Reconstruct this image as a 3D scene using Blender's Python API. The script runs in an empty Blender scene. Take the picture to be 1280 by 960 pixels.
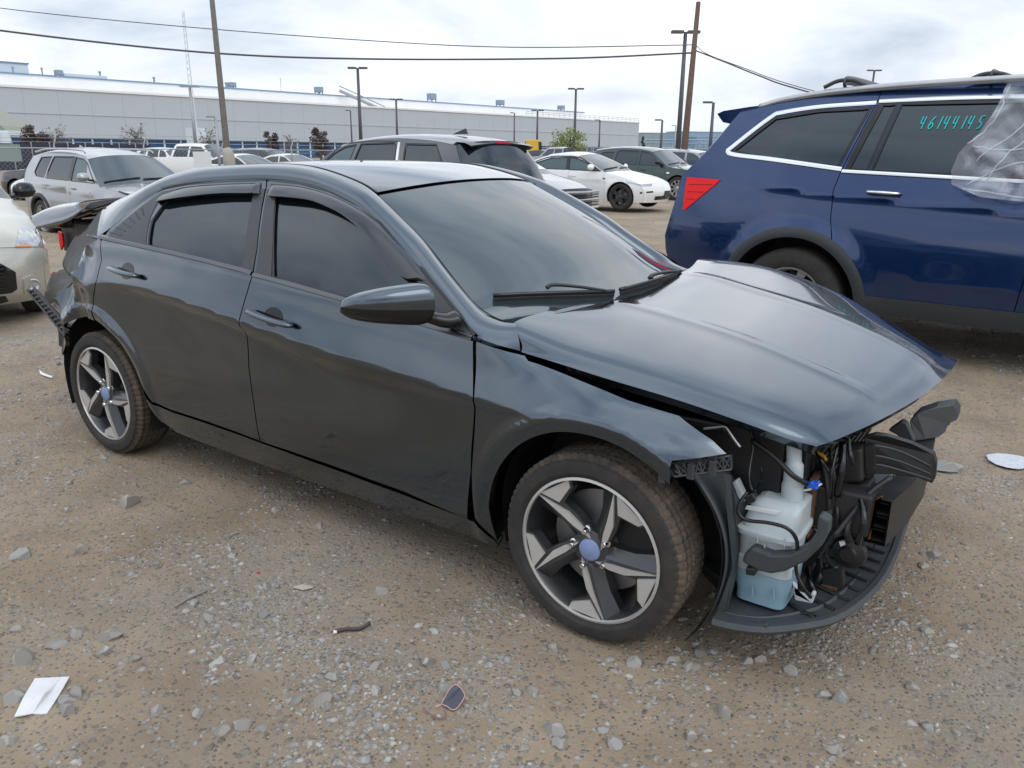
import bpy, bmesh, math, random
import numpy as np
from mathutils import Vector, Matrix
from mathutils.geometry import delaunay_2d_cdt
R = math.radians
scene = bpy.context.scene
COL = scene.collection
rng = np.random.default_rng(7)
random.seed(7)

# ------------------------------------------------------------------ camera
CAM = np.array([2.356, -2.760, 1.46]); YAW, PITCH, ROLL, FPX = 2.1705, .290, .008, 970.0
def cam_axes():
    f = np.array([math.cos(YAW)*math.cos(PITCH), math.sin(YAW)*math.cos(PITCH), -math.sin(PITCH)])
    r = np.array([math.sin(YAW), -math.cos(YAW), 0.]); u = np.cross(r, f)
    c, s = math.cos(ROLL), math.sin(ROLL)
    return c*r+s*u, -s*r+c*u, f
CR, CU, CF = cam_axes()
cd = bpy.data.cameras.new('camera'); cam = bpy.data.objects.new('camera', cd); COL.objects.link(cam)
cam.matrix_world = Matrix(((CR[0], CU[0], -CF[0], CAM[0]), (CR[1], CU[1], -CF[1], CAM[1]), (CR[2], CU[2], -CF[2], CAM[2]), (0, 0, 0, 1)))
cd.sensor_width = 36; cd.lens = 36*FPX/1280; cd.clip_start = .05; cd.clip_end = 3000
scene.camera = cam

# ------------------------------------------------------------------ world, sun, exposure
SUN_EL, SUN_AZ = R(48), R(335)          # elevation; direction the light comes from, measured from +X
w = bpy.data.worlds.new('World'); scene.world = w; w.use_nodes = True
nt = w.node_tree; N = nt.nodes; L = nt.links; N.clear()
def nd(t, **k):
    n = N.new(t)
    for a, b in k.items(): setattr(n, a, b)
    return n
out = nd('ShaderNodeOutputWorld'); bg = nd('ShaderNodeBackground'); bg.inputs[1].default_value = .15
sky = nd('ShaderNodeTexSky', sky_type='NISHITA', sun_disc=False, sun_elevation=SUN_EL, sun_rotation=math.pi/2-SUN_AZ, air_density=1.0, dust_density=2.0, ozone_density=1.0)
tc = nd('ShaderNodeTexCoord'); sx = nd('ShaderNodeSeparateXYZ'); L.new(tc.outputs['Generated'], sx.inputs[0])
zz = nd('ShaderNodeMath', operation='MAXIMUM'); L.new(sx.outputs[2], zz.inputs[0]); zz.inputs[1].default_value = 0.0
za = nd('ShaderNodeMath', operation='ADD'); L.new(zz.outputs[0], za.inputs[0]); za.inputs[1].default_value = .30
dx = nd('ShaderNodeMath', operation='DIVIDE'); L.new(sx.outputs[0], dx.inputs[0]); L.new(za.outputs[0], dx.inputs[1])
dy = nd('ShaderNodeMath', operation='DIVIDE'); L.new(sx.outputs[1], dy.inputs[0]); L.new(za.outputs[0], dy.inputs[1])
cb = nd('ShaderNodeCombineXYZ'); L.new(dx.outputs[0], cb.inputs[0]); L.new(dy.outputs[0], cb.inputs[1])
def noise(scale, detail, rough, dist=0., off=(0, 0, 0), sc=(1, 1, 1)):
    m = nd('ShaderNodeMapping'); m.inputs['Location'].default_value = off; m.inputs['Scale'].default_value = sc; L.new(cb.outputs[0], m.inputs[0])
    n = nd('ShaderNodeTexNoise'); n.inputs['Scale'].default_value = scale; n.inputs['Detail'].default_value = detail
    n.inputs['Roughness'].default_value = rough; n.inputs['Distortion'].default_value = dist; L.new(m.outputs[0], n.inputs[0]); return n
n1 = noise(1.15, 10, .55, .35, (5.3, 8.9, 0), (1, 1, 1)); n2 = noise(.48, 5, .55, .2, (1.2, 4.7, 0))
ad = nd('ShaderNodeMath', operation='ADD'); L.new(n1.outputs[0], ad.inputs[0]); L.new(n2.outputs[0], ad.inputs[1])
cr = nd('ShaderNodeValToRGB'); L.new(ad.outputs[0], cr.inputs[0])
# ramp input is the sum of two noises (about .6 to 1.4) halved by the multiply below
hv = nd('ShaderNodeMath', operation='MULTIPLY'); hv.inputs[1].default_value = .5; L.new(ad.outputs[0], hv.inputs[0]); L.new(hv.outputs[0], cr.inputs[0])
e = cr.color_ramp.elements
e[0].position = .40; e[0].color = (2.3, 2.9, 3.9, 1); e[1].position = .585; e[1].color = (8.6, 8.65, 8.7, 1)
m_ = cr.color_ramp.elements.new(.475); m_.color = (5.2, 5.7, 6.5, 1)
m_ = cr.color_ramp.elements.new(.53); m_.color = (6.9, 7.25, 7.7, 1)
# thin cover near the horizon: paler and even
hz = nd('ShaderNodeMapRange'); L.new(sx.outputs[2], hz.inputs[0]); hz.inputs[1].default_value = -.02; hz.inputs[2].default_value = .30
hz.inputs[3].default_value = .62; hz.inputs[4].default_value = 0.0
mh = nd('ShaderNodeMix', data_type='RGBA'); L.new(hz.outputs[0], mh.inputs[0]); L.new(cr.outputs[0], mh.inputs[6]); mh.inputs[7].default_value = (7.1, 7.4, 7.8, 1)
zg = nd('ShaderNodeMapRange'); L.new(sx.outputs[2], zg.inputs[0]); zg.inputs[1].default_value = .15; zg.inputs[2].default_value = .85; zg.inputs[3].default_value = 1.0; zg.inputs[4].default_value = 1.55   # an overcast sky is brighter overhead
zm = nd('ShaderNodeVectorMath', operation='SCALE'); L.new(mh.outputs[2], zm.inputs[0]); L.new(zg.outputs[0], zm.inputs['Scale'])
mx = nd('ShaderNodeMix', data_type='RGBA'); mx.inputs[0].default_value = .95; L.new(sky.outputs[0], mx.inputs[6]); L.new(zm.outputs[0], mx.inputs[7])
L.new(mx.outputs[2], bg.inputs[0]); L.new(bg.outputs[0], out.inputs[0])
sl = bpy.data.lights.new('sun', 'SUN'); sl.energy = .5; sl.angle = R(34); sl.color = (1, .975, .94)
so = bpy.data.objects.new('sun', sl); COL.objects.link(so)
sd = Vector((math.cos(SUN_EL)*math.cos(SUN_AZ), math.cos(SUN_EL)*math.sin(SUN_AZ), math.sin(SUN_EL)))
so.rotation_euler = sd.to_track_quat('Z', 'Y').to_euler()
vs = scene.view_settings; vs.view_transform = 'Standard'; vs.look = 'None'; vs.exposure = .06; vs.gamma = 1

# ------------------------------------------------------------------ materials
MATS = {}
def mat(name, col, rough=.5, metal=0., coat=0., coat_rough=.03, ior=1.5, var=0., vscale=4., dirt=0., dirt_col=(.20, .16, .12), bump=0., bscale=60., rvar=0., alpha=1., trans=0., emit=None, spec=None, flake=0.):
    m = bpy.data.materials.new(name); m.use_nodes = True; MATS[name] = m
    n = m.node_tree.nodes; l = m.node_tree.links; b = n['Principled BSDF']
    b.inputs['Base Color'].default_value = (*col, 1); b.inputs['Roughness'].default_value = rough
    b.inputs['Metallic'].default_value = metal; b.inputs['Coat Weight'].default_value = coat
    b.inputs['Coat Roughness'].default_value = coat_rough; b.inputs['IOR'].default_value = ior
    if name.startswith('glass'): b.inputs['Specular Tint'].default_value = (.84, .95, 1.0, 1)
    b.inputs['Coat IOR'].default_value = 1.52 if name == 'paint_dark_grey' else 1.5
    b.inputs['Alpha'].default_value = alpha; b.inputs['Transmission Weight'].default_value = trans
    if spec is not None: b.inputs['Specular IOR Level'].default_value = spec
    if emit: b.inputs['Emission Color'].default_value = (*emit[:3], 1); b.inputs['Emission Strength'].default_value = emit[3]
    t = n.new('ShaderNodeTexCoord')
    def nz(s, d=6, r=.6):
        x = n.new('ShaderNodeTexNoise'); x.inputs['Scale'].default_value = s; x.inputs['Detail'].default_value = d; x.inputs['Roughness'].default_value = r
        l.new(t.outputs['Object'], x.inputs[0]); return x
    cur = None
    if var:
        x = nz(vscale); mr = n.new('ShaderNodeMapRange'); l.new(x.outputs[0], mr.inputs[0]); mr.inputs[1].default_value = .3; mr.inputs[2].default_value = .7
        mr.inputs[3].default_value = 1-var; mr.inputs[4].default_value = 1+var
        h = n.new('ShaderNodeMix'); h.data_type = 'RGBA'; h.blend_type = 'MULTIPLY'; h.inputs[0].default_value = 1; h.inputs[6].default_value = (*col, 1)
        l.new(mr.outputs[0], h.inputs[7]); l.new(h.outputs[2], b.inputs['Base Color']); cur = h.outputs[2]
    if dirt:
        x = nz(2.3, 9, .7); y = nz(26, 5, .7)
        a = n.new('ShaderNodeMath'); a.operation = 'MULTIPLY'; l.new(x.outputs[0], a.inputs[0]); l.new(y.outputs[0], a.inputs[1])
        mr = n.new('ShaderNodeMapRange'); l.new(a.outputs[0], mr.inputs[0]); mr.inputs[1].default_value = .16; mr.inputs[2].default_value = .5
        mr.inputs[3].default_value = 0; mr.inputs[4].default_value = dirt
        h = n.new('ShaderNodeMix'); h.data_type = 'RGBA'; l.new(mr.outputs[0], h.inputs[0]); h.inputs[7].default_value = (*dirt_col, 1)
        if cur: l.new(cur, h.inputs[6])
        else: h.inputs[6].default_value = (*col, 1)
        l.new(h.outputs[2], b.inputs['Base Color'])
    if rvar:
        x = nz(7, 6, .7); mr = n.new('ShaderNodeMapRange'); l.new(x.outputs[0], mr.inputs[0]); mr.inputs[1].default_value = .3; mr.inputs[2].default_value = .75
        mr.inputs[3].default_value = rough; mr.inputs[4].default_value = rough+rvar; l.new(mr.outputs[0], b.inputs['Roughness'])
        if coat:
            m2 = n.new('ShaderNodeMapRange'); l.new(x.outputs[0], m2.inputs[0]); m2.inputs[1].default_value = .35; m2.inputs[2].default_value = .75
            m2.inputs[3].default_value = coat_rough; m2.inputs[4].default_value = coat_rough+rvar*.5; l.new(m2.outputs[0], b.inputs['Coat Roughness'])
    if bump:
        x = nz(bscale, 6, .65); bp = n.new('ShaderNodeBump'); bp.inputs['Strength'].default_value = bump; bp.inputs['Distance'].default_value = .01
        l.new(x.outputs[0], bp.inputs['Height']); l.new(bp.outputs[0], b.inputs['Normal'])
    return m
paint_dark = mat('paint_dark_grey', (.072, .093, .117), .15, 1., 1., .02, var=.05, vscale=3, dirt=.06, dirt_col=(.13, .13, .125), rvar=.05)
paint_blue = mat('paint_blue', (.002, .027, .110), .22, .5, 1., .03, dirt=.08, dirt_col=(.10, .10, .10), rvar=.05)
paint_silver = mat('paint_silver', (.34, .355, .37), .32, .55, 1., .03, dirt=.08, rvar=.04)
paint_beige = mat('paint_champagne', (.50, .49, .43), .34, .5, 1., .03, dirt=.12, rvar=.05)
paint_white = mat('paint_white', (.78, .78, .77), .35, 0, 1., .04, dirt=.05)
paint_grey = mat('paint_charcoal', (.075, .08, .086), .3, .6, 1., .03, dirt=.06)
paint_green = mat('paint_dark_green', (.012, .035, .036), .3, .4, 1., .03, dirt=.05)
paint_black = mat('paint_black', (.015, .016, .018), .3, 0., 1., .03, dirt=.05)
paint_red = mat('paint_red', (.35, .03, .03), .3, 0., 1., .03, dirt=.05)
paint_midsilver = mat('paint_mid_silver', (.30, .32, .34), .3, .5, 1., .03, dirt=.05)
glass_dark = mat('glass_tinted', (.007, .010, .013), .012, ior=1.72, dirt=.012, dirt_col=(.07, .08, .09))
glass_wind = mat('glass_windshield', (.026, .035, .039), .02, ior=1.95, dirt=.03, dirt_col=(.09, .11, .12))
glass_green = mat('glass_green_tint', (.050, .085, .085), .03, ior=1.6, dirt=.05)
black_plastic = mat('black_plastic', (.011, .011, .012), .42, dirt=.12, dirt_col=(.075, .072, .068), bump=.08, bscale=220)
gloss_black = mat('gloss_black', (.008, .008, .009), .12, ior=1.5)
satin_grey = mat('pillar_trim', (.036, .040, .044), .42, dirt=.15, dirt_col=(.09, .09, .085))
clad_dark = mat('clad_dark', (.028, .032, .037), .5, dirt=.15, dirt_col=(.10, .09, .08), bump=.08, bscale=120)
grey_plastic = mat('grey_plastic', (.038, .045, .052), .5, dirt=.3, dirt_col=(.11, .105, .095), bump=.1, bscale=90)
rubber = mat('rubber', (.020, .019, .019), .78, dirt=.55, dirt_col=(.085, .068, .052), bump=.15, bscale=150)
rubber_dirty = mat('rubber_tread', (.036, .031, .027), .85, dirt=.9, dirt_col=(.19, .135, .085), bump=.2, bscale=160)
machined = mat('machined_alloy', (.50, .485, .46), .38, .25, .5, .1, dirt=.25, dirt_col=(.25, .23, .2))
dark_alloy = mat('dark_alloy', (.050, .053, .058), .38, .55, .4, .15, dirt=.35, dirt_col=(.12, .11, .10))
alloy = mat('silver_alloy', (.48, .49, .5), .35, .8, dirt=.3)
chrome = mat('chrome', (.78, .79, .80), .08, 1., dirt=.08)
satin_chrome = mat('satin_chrome', (.12, .125, .13), .25, .9, dirt=.2)
steel = mat('steel', (.30, .30, .30), .45, .8, dirt=.3, dirt_col=(.2, .11, .06))
dark_steel = mat('dark_steel', (.022, .023, .025), .5, .3, dirt=.22, dirt_col=(.11, .085, .065), bump=.1, bscale=80)
rust = mat('rust', (.12, .058, .028), .85, var=.4, vscale=60, bump=.3)
red_lens = mat('red_lens', (.85, .008, .010), .22, 0, 0., ior=1.35)
amber_lens = mat('amber_lens', (.7, .22, .03), .12, 0, 1.)
lamp_lens = mat('lamp_lens', (.42, .44, .46), .06, .5, 1., .02, var=.35, vscale=22)
cap_blue = mat('cap_blue', (.20, .27, .46), .5)
white_tank = mat('tank_plastic', (.44, .50, .52), .42, dirt=.35, dirt_col=(.32, .29, .22))
blue_tank = mat('tank_fluid', (.22, .36, .45), .35, dirt=.3, dirt_col=(.3, .3, .26))
blue_clip = mat('blue_clip', (.01, .10, .55), .4)
yellow_clip = mat('yellow_loop', (.75, .42, .02), .45)
white_label = mat('white_label', (.75, .75, .74), .6)
paper = mat('paper', (.72, .73, .73), .75, dirt=.35, dirt_col=(.40, .37, .33), bump=.15, bscale=30)
crayon = mat('crayon_teal', (.02, .50, .52), .7)

# ------------------------------------------------------------------ mesh helpers
class MB:
    def __init__(s): s.v = []; s.f = []; s.m = []; s.n = 0
    def add(s, v, f, mi=0):
        v = np.asarray(v, float).reshape(-1, 3); b = s.n
        s.v.append(v); s.f += [tuple(i+b for i in q) for q in f]; s.m += [mi]*len(f); s.n += len(v); return s
    def box(s, c, d, rot=None, mi=0, taper=None):
        c = np.array(c, float); h = np.array(d, float)/2
        p = np.array([[x, y, z] for x in (-1, 1) for y in (-1, 1) for z in (-1, 1)], float)
        if taper: p[p[:, 2] > 0, :2] *= taper
        p *= h
        if rot is not None: p = p @ np.array(rot).T
        return s.add(p+c, [(0, 1, 3, 2), (4, 6, 7, 5), (0, 4, 5, 1), (2, 3, 7, 6), (0, 2, 6, 4), (1, 5, 7, 3)], mi)
    def prism(s, poly, d, mi=0):        # poly: 3-D loop, d: extrusion vector
        p = np.array(poly, float); n = len(p); d = np.array(d, float)
        return s.add(np.vstack([p, p+d]), [tuple(range(n))[::-1], tuple(range(n, 2*n))]+[(i, (i+1) % n, n+(i+1) % n, n+i) for i in range(n)], mi)
    def tube(s, pts, r, k=8, mi=0, cap=True, flat=1.):
        P = np.array(pts, float); n = len(P); r = np.broadcast_to(np.asarray(r, float), (n,))
        T = np.gradient(P, axis=0); T /= np.linalg.norm(T, axis=1)[:, None]+1e-12
        u = np.cross(T[0], [0, 0, 1.]);
        if np.linalg.norm(u) < .1: u = np.cross(T[0], [0, 1., 0])
        V = []
        for i in range(n):
            u = u-T[i]*(u@T[i]); u /= np.linalg.norm(u); w_ = np.cross(T[i], u)
            for j in range(k):
                a = 2*math.pi*j/k; V.append(P[i]+r[i]*(math.cos(a)*u+flat*math.sin(a)*w_))
        F = [(i*k+j, i*k+(j+1) % k, (i+1)*k+(j+1) % k, (i+1)*k+j) for i in range(n-1) for j in range(k)]
        if cap: F += [tuple(range(k))[::-1], tuple((n-1)*k+j for j in range(k))]
        return s.add(V, F, mi)
    def lathe(s, prof, k=32, axis='y', c=(0, 0, 0), mi=0, close=False):   # prof: (radius, offset along axis)
        n = len(prof); V = []
        for (r, h) in prof:
            for j in range(k):
                a = 2*math.pi*j/k; x, z = r*math.cos(a), r*math.sin(a)
                V.append({'y': (x, h, z), 'z': (x, z, h), 'x': (h, x, z)}[axis])
        V = np.array(V)+np.array(c); m = n if close else n-1
        F = [(i*k+j, i*k+(j+1) % k, ((i+1) % n)*k+(j+1) % k, ((i+1) % n)*k+j) for i in range(m) for j in range(k)]
        return s.add(V, F, mi)
    def grid(s, G, mi=0, closeu=False):
        G = np.array(G, float); a, b = G.shape[:2]; bb = b if closeu else b-1
        return s.add(G.reshape(-1, 3), [(i*b+j, i*b+(j+1) % b, (i+1)*b+(j+1) % b, (i+1)*b+j) for i in range(a-1) for j in range(bb)], mi)
    def mesh(s, name):
        me = bpy.data.meshes.new(name); me.from_pydata(np.vstack(s.v).tolist() if s.v else [], [], s.f)
        if any(s.m): me.polygons.foreach_set('material_index', s.m)
        return me
    def build(s, name, m, parent=None, smooth=False, angle=None, bevel=0., loc=None):
        me = s.mesh(name)
        for x in (m if isinstance(m, (list, tuple)) else [m]): me.materials.append(x)
        me.validate(); fix_normals(me)
        if smooth: me.shade_smooth()
        if angle is not None:
            me.shade_smooth(); me.set_sharp_from_angle(angle=R(angle))
        o = link(name, me, parent, loc)
        if bevel: md = o.modifiers.new('bevel', 'BEVEL'); md.width = bevel; md.segments = 2; md.limit_method = 'ANGLE'; md.angle_limit = R(40)
        return o
def fix_normals(me):
    bm = bmesh.new(); bm.from_mesh(me); bmesh.ops.recalc_face_normals(bm, faces=bm.faces); bm.to_mesh(me); bm.free()
def link(name, data, parent=None, loc=None):
    o = bpy.data.objects.new(name, data); COL.objects.link(o)
    if parent is not None: o.parent = parent
    if loc is not None: o.location = loc
    return o
def thing(name, label, cat, loc=(0, 0, 0), rz=0., group=None):
    o = link(name, None, None, loc); o.rotation_euler.z = rz; o['label'] = label; o['category'] = cat
    if group: o['group'] = group
    return o
def tag(o, label, cat, group=None):
    o['label'] = label; o['category'] = cat
    if group: o['group'] = group
    return o
def kind(o, k): o['kind'] = k; return o

def crom(P, n=8, closed=False):
    P = np.array(P, float); m = len(P)
    if m < 3 and not closed: return np.array([P[0]+(P[-1]-P[0])*t for t in np.linspace(0, 1, n+1)])
    out_ = []
    for i in range(m if closed else m-1):
        if closed: p0, p1, p2, p3 = P[(i-1) % m], P[i], P[(i+1) % m], P[(i+2) % m]
        else: p1, p2 = P[i], P[i+1]; p0 = P[i-1] if i else 2*p1-p2; p3 = P[i+2] if i+2 < m else 2*p2-p1
        for t in np.arange(n)/n:
            out_.append(.5*((2*p1)+(-p0+p2)*t+(2*p0-5*p1+4*p2-p3)*t*t+(-p0+3*p1-3*p2+p3)*t**3))
    if not closed: out_.append(P[-1])
    return np.array(out_)
def dens(P, h=.03, closed=True):
    P = np.array(P, float); o = []
    for i in range(len(P) if closed else len(P)-1):
        a, b = P[i], P[(i+1) % len(P)]; k = max(1, int(math.ceil(np.linalg.norm(b-a)/h)))
        o += [a+(b-a)*t for t in np.arange(k)/k]
    if not closed: o.append(P[-1])
    return np.array(o)
def inside(poly, pts):
    x, y = pts[:, 0], pts[:, 1]; c = np.zeros(len(pts), bool); n = len(poly); j = n-1
    for i in range(n):
        xi, yi = poly[i]; xj, yj = poly[j]
        if yi != yj:
            c ^= ((yi > y) != (yj > y)) & (x < (xj-xi)*(y-yi)/(yj-yi)+xi)
        j = i
    return c
def offset_poly(P, d):           # positive d shrinks
    P = np.array(P, float); area = .5*np.sum(P[:, 0]*np.roll(P[:, 1], -1)-np.roll(P[:, 0], -1)*P[:, 1]); sgn = 1 if area > 0 else -1
    a = np.roll(P, 1, 0); b = np.roll(P, -1, 0)
    def nrm(q): t = q/(np.linalg.norm(q, axis=1)[:, None]+1e-12); return np.stack([-t[:, 1], t[:, 0]], 1)*sgn
    n1_, n2_ = nrm(P-a), nrm(b-P); m = n1_+n2_; m /= (np.linalg.norm(m, axis=1)[:, None]+1e-9)
    c = np.clip((m*n1_).sum(1), .35, 1); return P+m*(d/c)[:, None]
def cdt_fill(outer, holes, h):
    outer = np.array(outer, float); loops = [outer]+[np.array(q, float) for q in holes]
    pts = np.vstack(loops); edges = []; b = 0
    for lp in loops:
        n = len(lp); edges += [(b+i, b+(i+1) % n) for i in range(n)]; b += n
    lo, hi = outer.min(0), outer.max(0)
    gx, gy = np.meshgrid(np.arange(lo[0]+h*.5, hi[0], h), np.arange(lo[1]+h*.5, hi[1], h)); g = np.stack([gx.ravel(), gy.ravel()], 1)
    g = g[inside(outer, g)] if len(g) else g
    for q in loops[1:]:
        if len(g): g = g[~inside(q, g)]
    if len(g):
        d = np.min(((g[:, None, :]-pts[None])**2).sum(2), 1) if len(g)*len(pts) < 2e7 else np.full(len(g), 1.); g = g[d > (h*.45)**2]
    allp = np.vstack([pts, g]) if len(g) else pts
    r = delaunay_2d_cdt([Vector(p) for p in allp], edges, [], 0, 1e-7)
    V = np.array([(p.x, p.y) for p in r[0]]); F = np.array([f for f in r[2] if len(f) == 3])
    C = V[F].mean(1); keep = inside(outer, C)
    for q in loops[1:]: keep &= ~inside(q, C)
    F = F[keep]
    a, b_, c = V[F[:, 0]], V[F[:, 1]], V[F[:, 2]]
    cr_ = (b_[:, 0]-a[:, 0])*(c[:, 1]-a[:, 1])-(b_[:, 1]-a[:, 1])*(c[:, 0]-a[:, 0])
    F[cr_ < 0] = F[cr_ < 0][:, ::-1]; F = F[np.abs(cr_) > 1e-10]
    return V, F
def patch(name, fn, poly, m, parent=None, holes=(), h=.05, gap=0., off=0., flange=.015, flip=False, eps=.004, side_in=True, mirror=False):
    """fill a 2-D polygon, lay it on the surface fn(a, b) -> 3-D, give its rim a turned-in flange"""
    poly = dens(poly, h*.7); holes = [dens(q, h*.7) for q in holes]
    if gap: poly = offset_poly(poly, gap); holes = [offset_poly(q, -gap) for q in holes]
    V2, F = cdt_fill(poly, holes, h)
    def ev(Q):
        p = fn(Q[:, 0], Q[:, 1]); da = fn(Q[:, 0]+eps, Q[:, 1])-fn(Q[:, 0]-eps, Q[:, 1]); db = fn(Q[:, 0], Q[:, 1]+eps)-fn(Q[:, 0], Q[:, 1]-eps)
        n = np.cross(da, db); n /= np.linalg.norm(n, axis=1)[:, None]+1e-12
        return p, (-n if flip else n)
    p, n = ev(V2); p = p+n*off
    if flip: F = F[:, ::-1]
    faces = [tuple(int(i) for i in f) for f in F]; nv = len(p); P = [p]; NN = [n]
    if flange:
        E = {}
        for f in faces:
            for i in range(3):
                a, b = f[i], f[(i+1) % 3]; E[(a, b)] = 1
        B = [(a, b) for (a, b) in E if (b, a) not in E]
        ids = sorted({i for q in B for i in q}); k1 = {v: nv+i for i, v in enumerate(ids)}; k2 = {v: nv+len(ids)+i for i, v in enumerate(ids)}
        o_ = np.zeros((len(ids), 3)); idx = {v: i for i, v in enumerate(ids)}
        for a, b in B:
            t = p[b]-p[a]; c = np.cross(t, n[a]); c /= np.linalg.norm(c)+1e-12; o_[idx[a]] += c; o_[idx[b]] += c
        o_ /= np.linalg.norm(o_, axis=1)[:, None]+1e-12
        P += [p[ids], p[ids]-n[ids]*flange]; NN += [o_, o_]
        faces += [(k1[b], k1[a], k2[a], k2[b]) for a, b in B]
    P = np.vstack(P); NN = np.vstack(NN)
    if mirror: P = P*[1, -1, 1]; NN = NN*[1, -1, 1]; faces = [f[::-1] for f in faces]
    me = bpy.data.meshes.new(name); me.from_pydata(P.tolist(), [], faces); me.materials.append(m); me.shade_smooth()
    me.normals_split_custom_set_from_vertices([tuple(q) for q in NN])
    return link(name, me, parent)
def pchip(xk, yk, x):
    xk = np.asarray(xk, float); yk = np.asarray(yk, float); h = np.diff(xk); d = np.diff(yk)/h
    m = np.zeros_like(yk); m[1:-1] = np.where(d[:-1]*d[1:] > 0, 2*d[:-1]*d[1:]/(d[:-1]+d[1:]+1e-15), 0); m[0] = d[0]; m[-1] = d[-1]
    x = np.clip(x, xk[0], xk[-1]); i = np.clip(np.searchsorted(xk, x, side='right')-1, 0, len(h)-1); t = (x-xk[i])/h[i]
    return (yk[i]*(1+2*t)*(1-t)**2+h[i]*m[i]*t*(1-t)**2+yk[i+1]*t*t*(3-2*t)+h[i]*m[i+1]*t*t*(t-1))
def smooth01(t): t = np.clip(t, 0, 1); return t*t*(3-2*t)
_perm = np.random.default_rng(3).random((256, 256))
def vnoise(x, y):
    x = np.asarray(x, float); y = np.asarray(y, float); xi = np.floor(x).astype(int); yi = np.floor(y).astype(int); fx, fy = x-xi, y-yi
    fx = fx*fx*(3-2*fx); fy = fy*fy*(3-2*fy); g = lambda a, b: _perm[a % 256, b % 256]
    return (g(xi, yi)*(1-fx)+g(xi+1, yi)*fx)*(1-fy)+(g(xi, yi+1)*(1-fx)+g(xi+1, yi+1)*fx)*fy
def fbm(x, y, o=4):
    s = 0; a = .5
    for i in range(o): s = s+a*vnoise(x*2**i+i*17.3, y*2**i+i*9.1); a *= .5
    return s
def ray(px, py): return CF+CR*(px-640)/FPX-CU*(py-480)/FPX
def at_y(px, py, y): d = ray(px, py); return CAM+d*((y-CAM[1])/d[1])
def at_x(px, py, x): d = ray(px, py); return CAM+d*((x-CAM[0])/d[0])
def at_z(px, py, z): d = ray(px, py); return CAM+d*((z-CAM[2])/d[2])
def at_d(px, py, D): d = ray(px, py); return CAM+d*(D/math.hypot(d[0], d[1]))
def ground_z(x, y):
    x = np.asarray(x, float); y = np.asarray(y, float)
    z = .12*np.exp(-(((x-2.6)/2.8)**2+((y-4.3)/2.2)**2))-.17*np.exp(-(((x+12)/4.5)**2+((y-6)/4)**2))
    near = np.exp(-((np.hypot(x, y))/9)**2)
    return z+(.030*(fbm(x*.9+4, y*.9, 4)-.47)+.012*(fbm(x*6, y*6+3, 3)-.44))*smooth01((np.minimum(np.abs(y+.8), 9)-.3)*.8+.25)*(.4+near)
# ------------------------------------------------------------------ wheels (axis along y, outer face towards -y)
def tyre_mb(Rt, Wt, rr, K=60, tread=False):
    h = Wt/2; prof = [(rr-.012, -h*.72), (rr+.002, -h*.86), (rr+.25*(Rt-rr), -h*.985), (rr+.5*(Rt-rr), -h*1.0), (rr+.75*(Rt-rr), -h*.95), (Rt-.016, -h*.86), (Rt-.006, -h*.76)]
    if tread:
        for yy in (-.62, -.34, -.08, .20, .48):
            prof += [(Rt-.001, h*(yy-.10)), (Rt-.001, h*(yy-.01)), (Rt-.009, h*yy), (Rt-.009, h*(yy+.05)), (Rt-.001, h*(yy+.06))]
    else: prof += [(Rt, -h*.6), (Rt, -h*.2), (Rt-.006, -h*.19), (Rt-.006, -h*.14), (Rt, -h*.13), (Rt, h*.13), (Rt-.006, h*.14), (Rt-.006, h*.19), (Rt, h*.2), (Rt, h*.6)]
    prof += [(Rt-.006, h*.76), (Rt-.016, h*.86), (rr+.6*(Rt-rr), h), (rr, h*.86), (rr-.012, h*.72)]
    n = len(prof); G = np.zeros((n, K, 3)); mi = []
    for i, (r, y) in enumerate(prof):
        for j in range(K):
            a = 2*math.pi*(j+(.25 if (tread and 6 < i < n-6) else 0)*math.sin(i))/K; q = r
            if tread and 4 <= i <= n-5 and r > Rt-.02 and j % 4 == 0: q = r-.004
            flat = .0
            G[i, j] = (q*math.cos(a), y, q*math.sin(a))
    s = MB(); s.grid(G, closeu=True)
    for k, f in enumerate(s.f): s.m[k] = 1 if 5 <= k//K <= n-7 else 0
    return s
def pol(r, a): return (r*math.cos(R(a)), r*math.sin(R(a)))
def barrel_mb(rr, Wt, K=48):
    h = Wt/2; s = MB()
    s.lathe([(rr+.004, -h*.78), (rr+.006, -h*.90), (rr-.004, -h*.90), (rr-.010, -h*.80), (rr-.022, -h*.45), (rr-.03, h*.2), (rr-.03, h*.8), (rr+.004, h*.85)], K)
    return s
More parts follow.
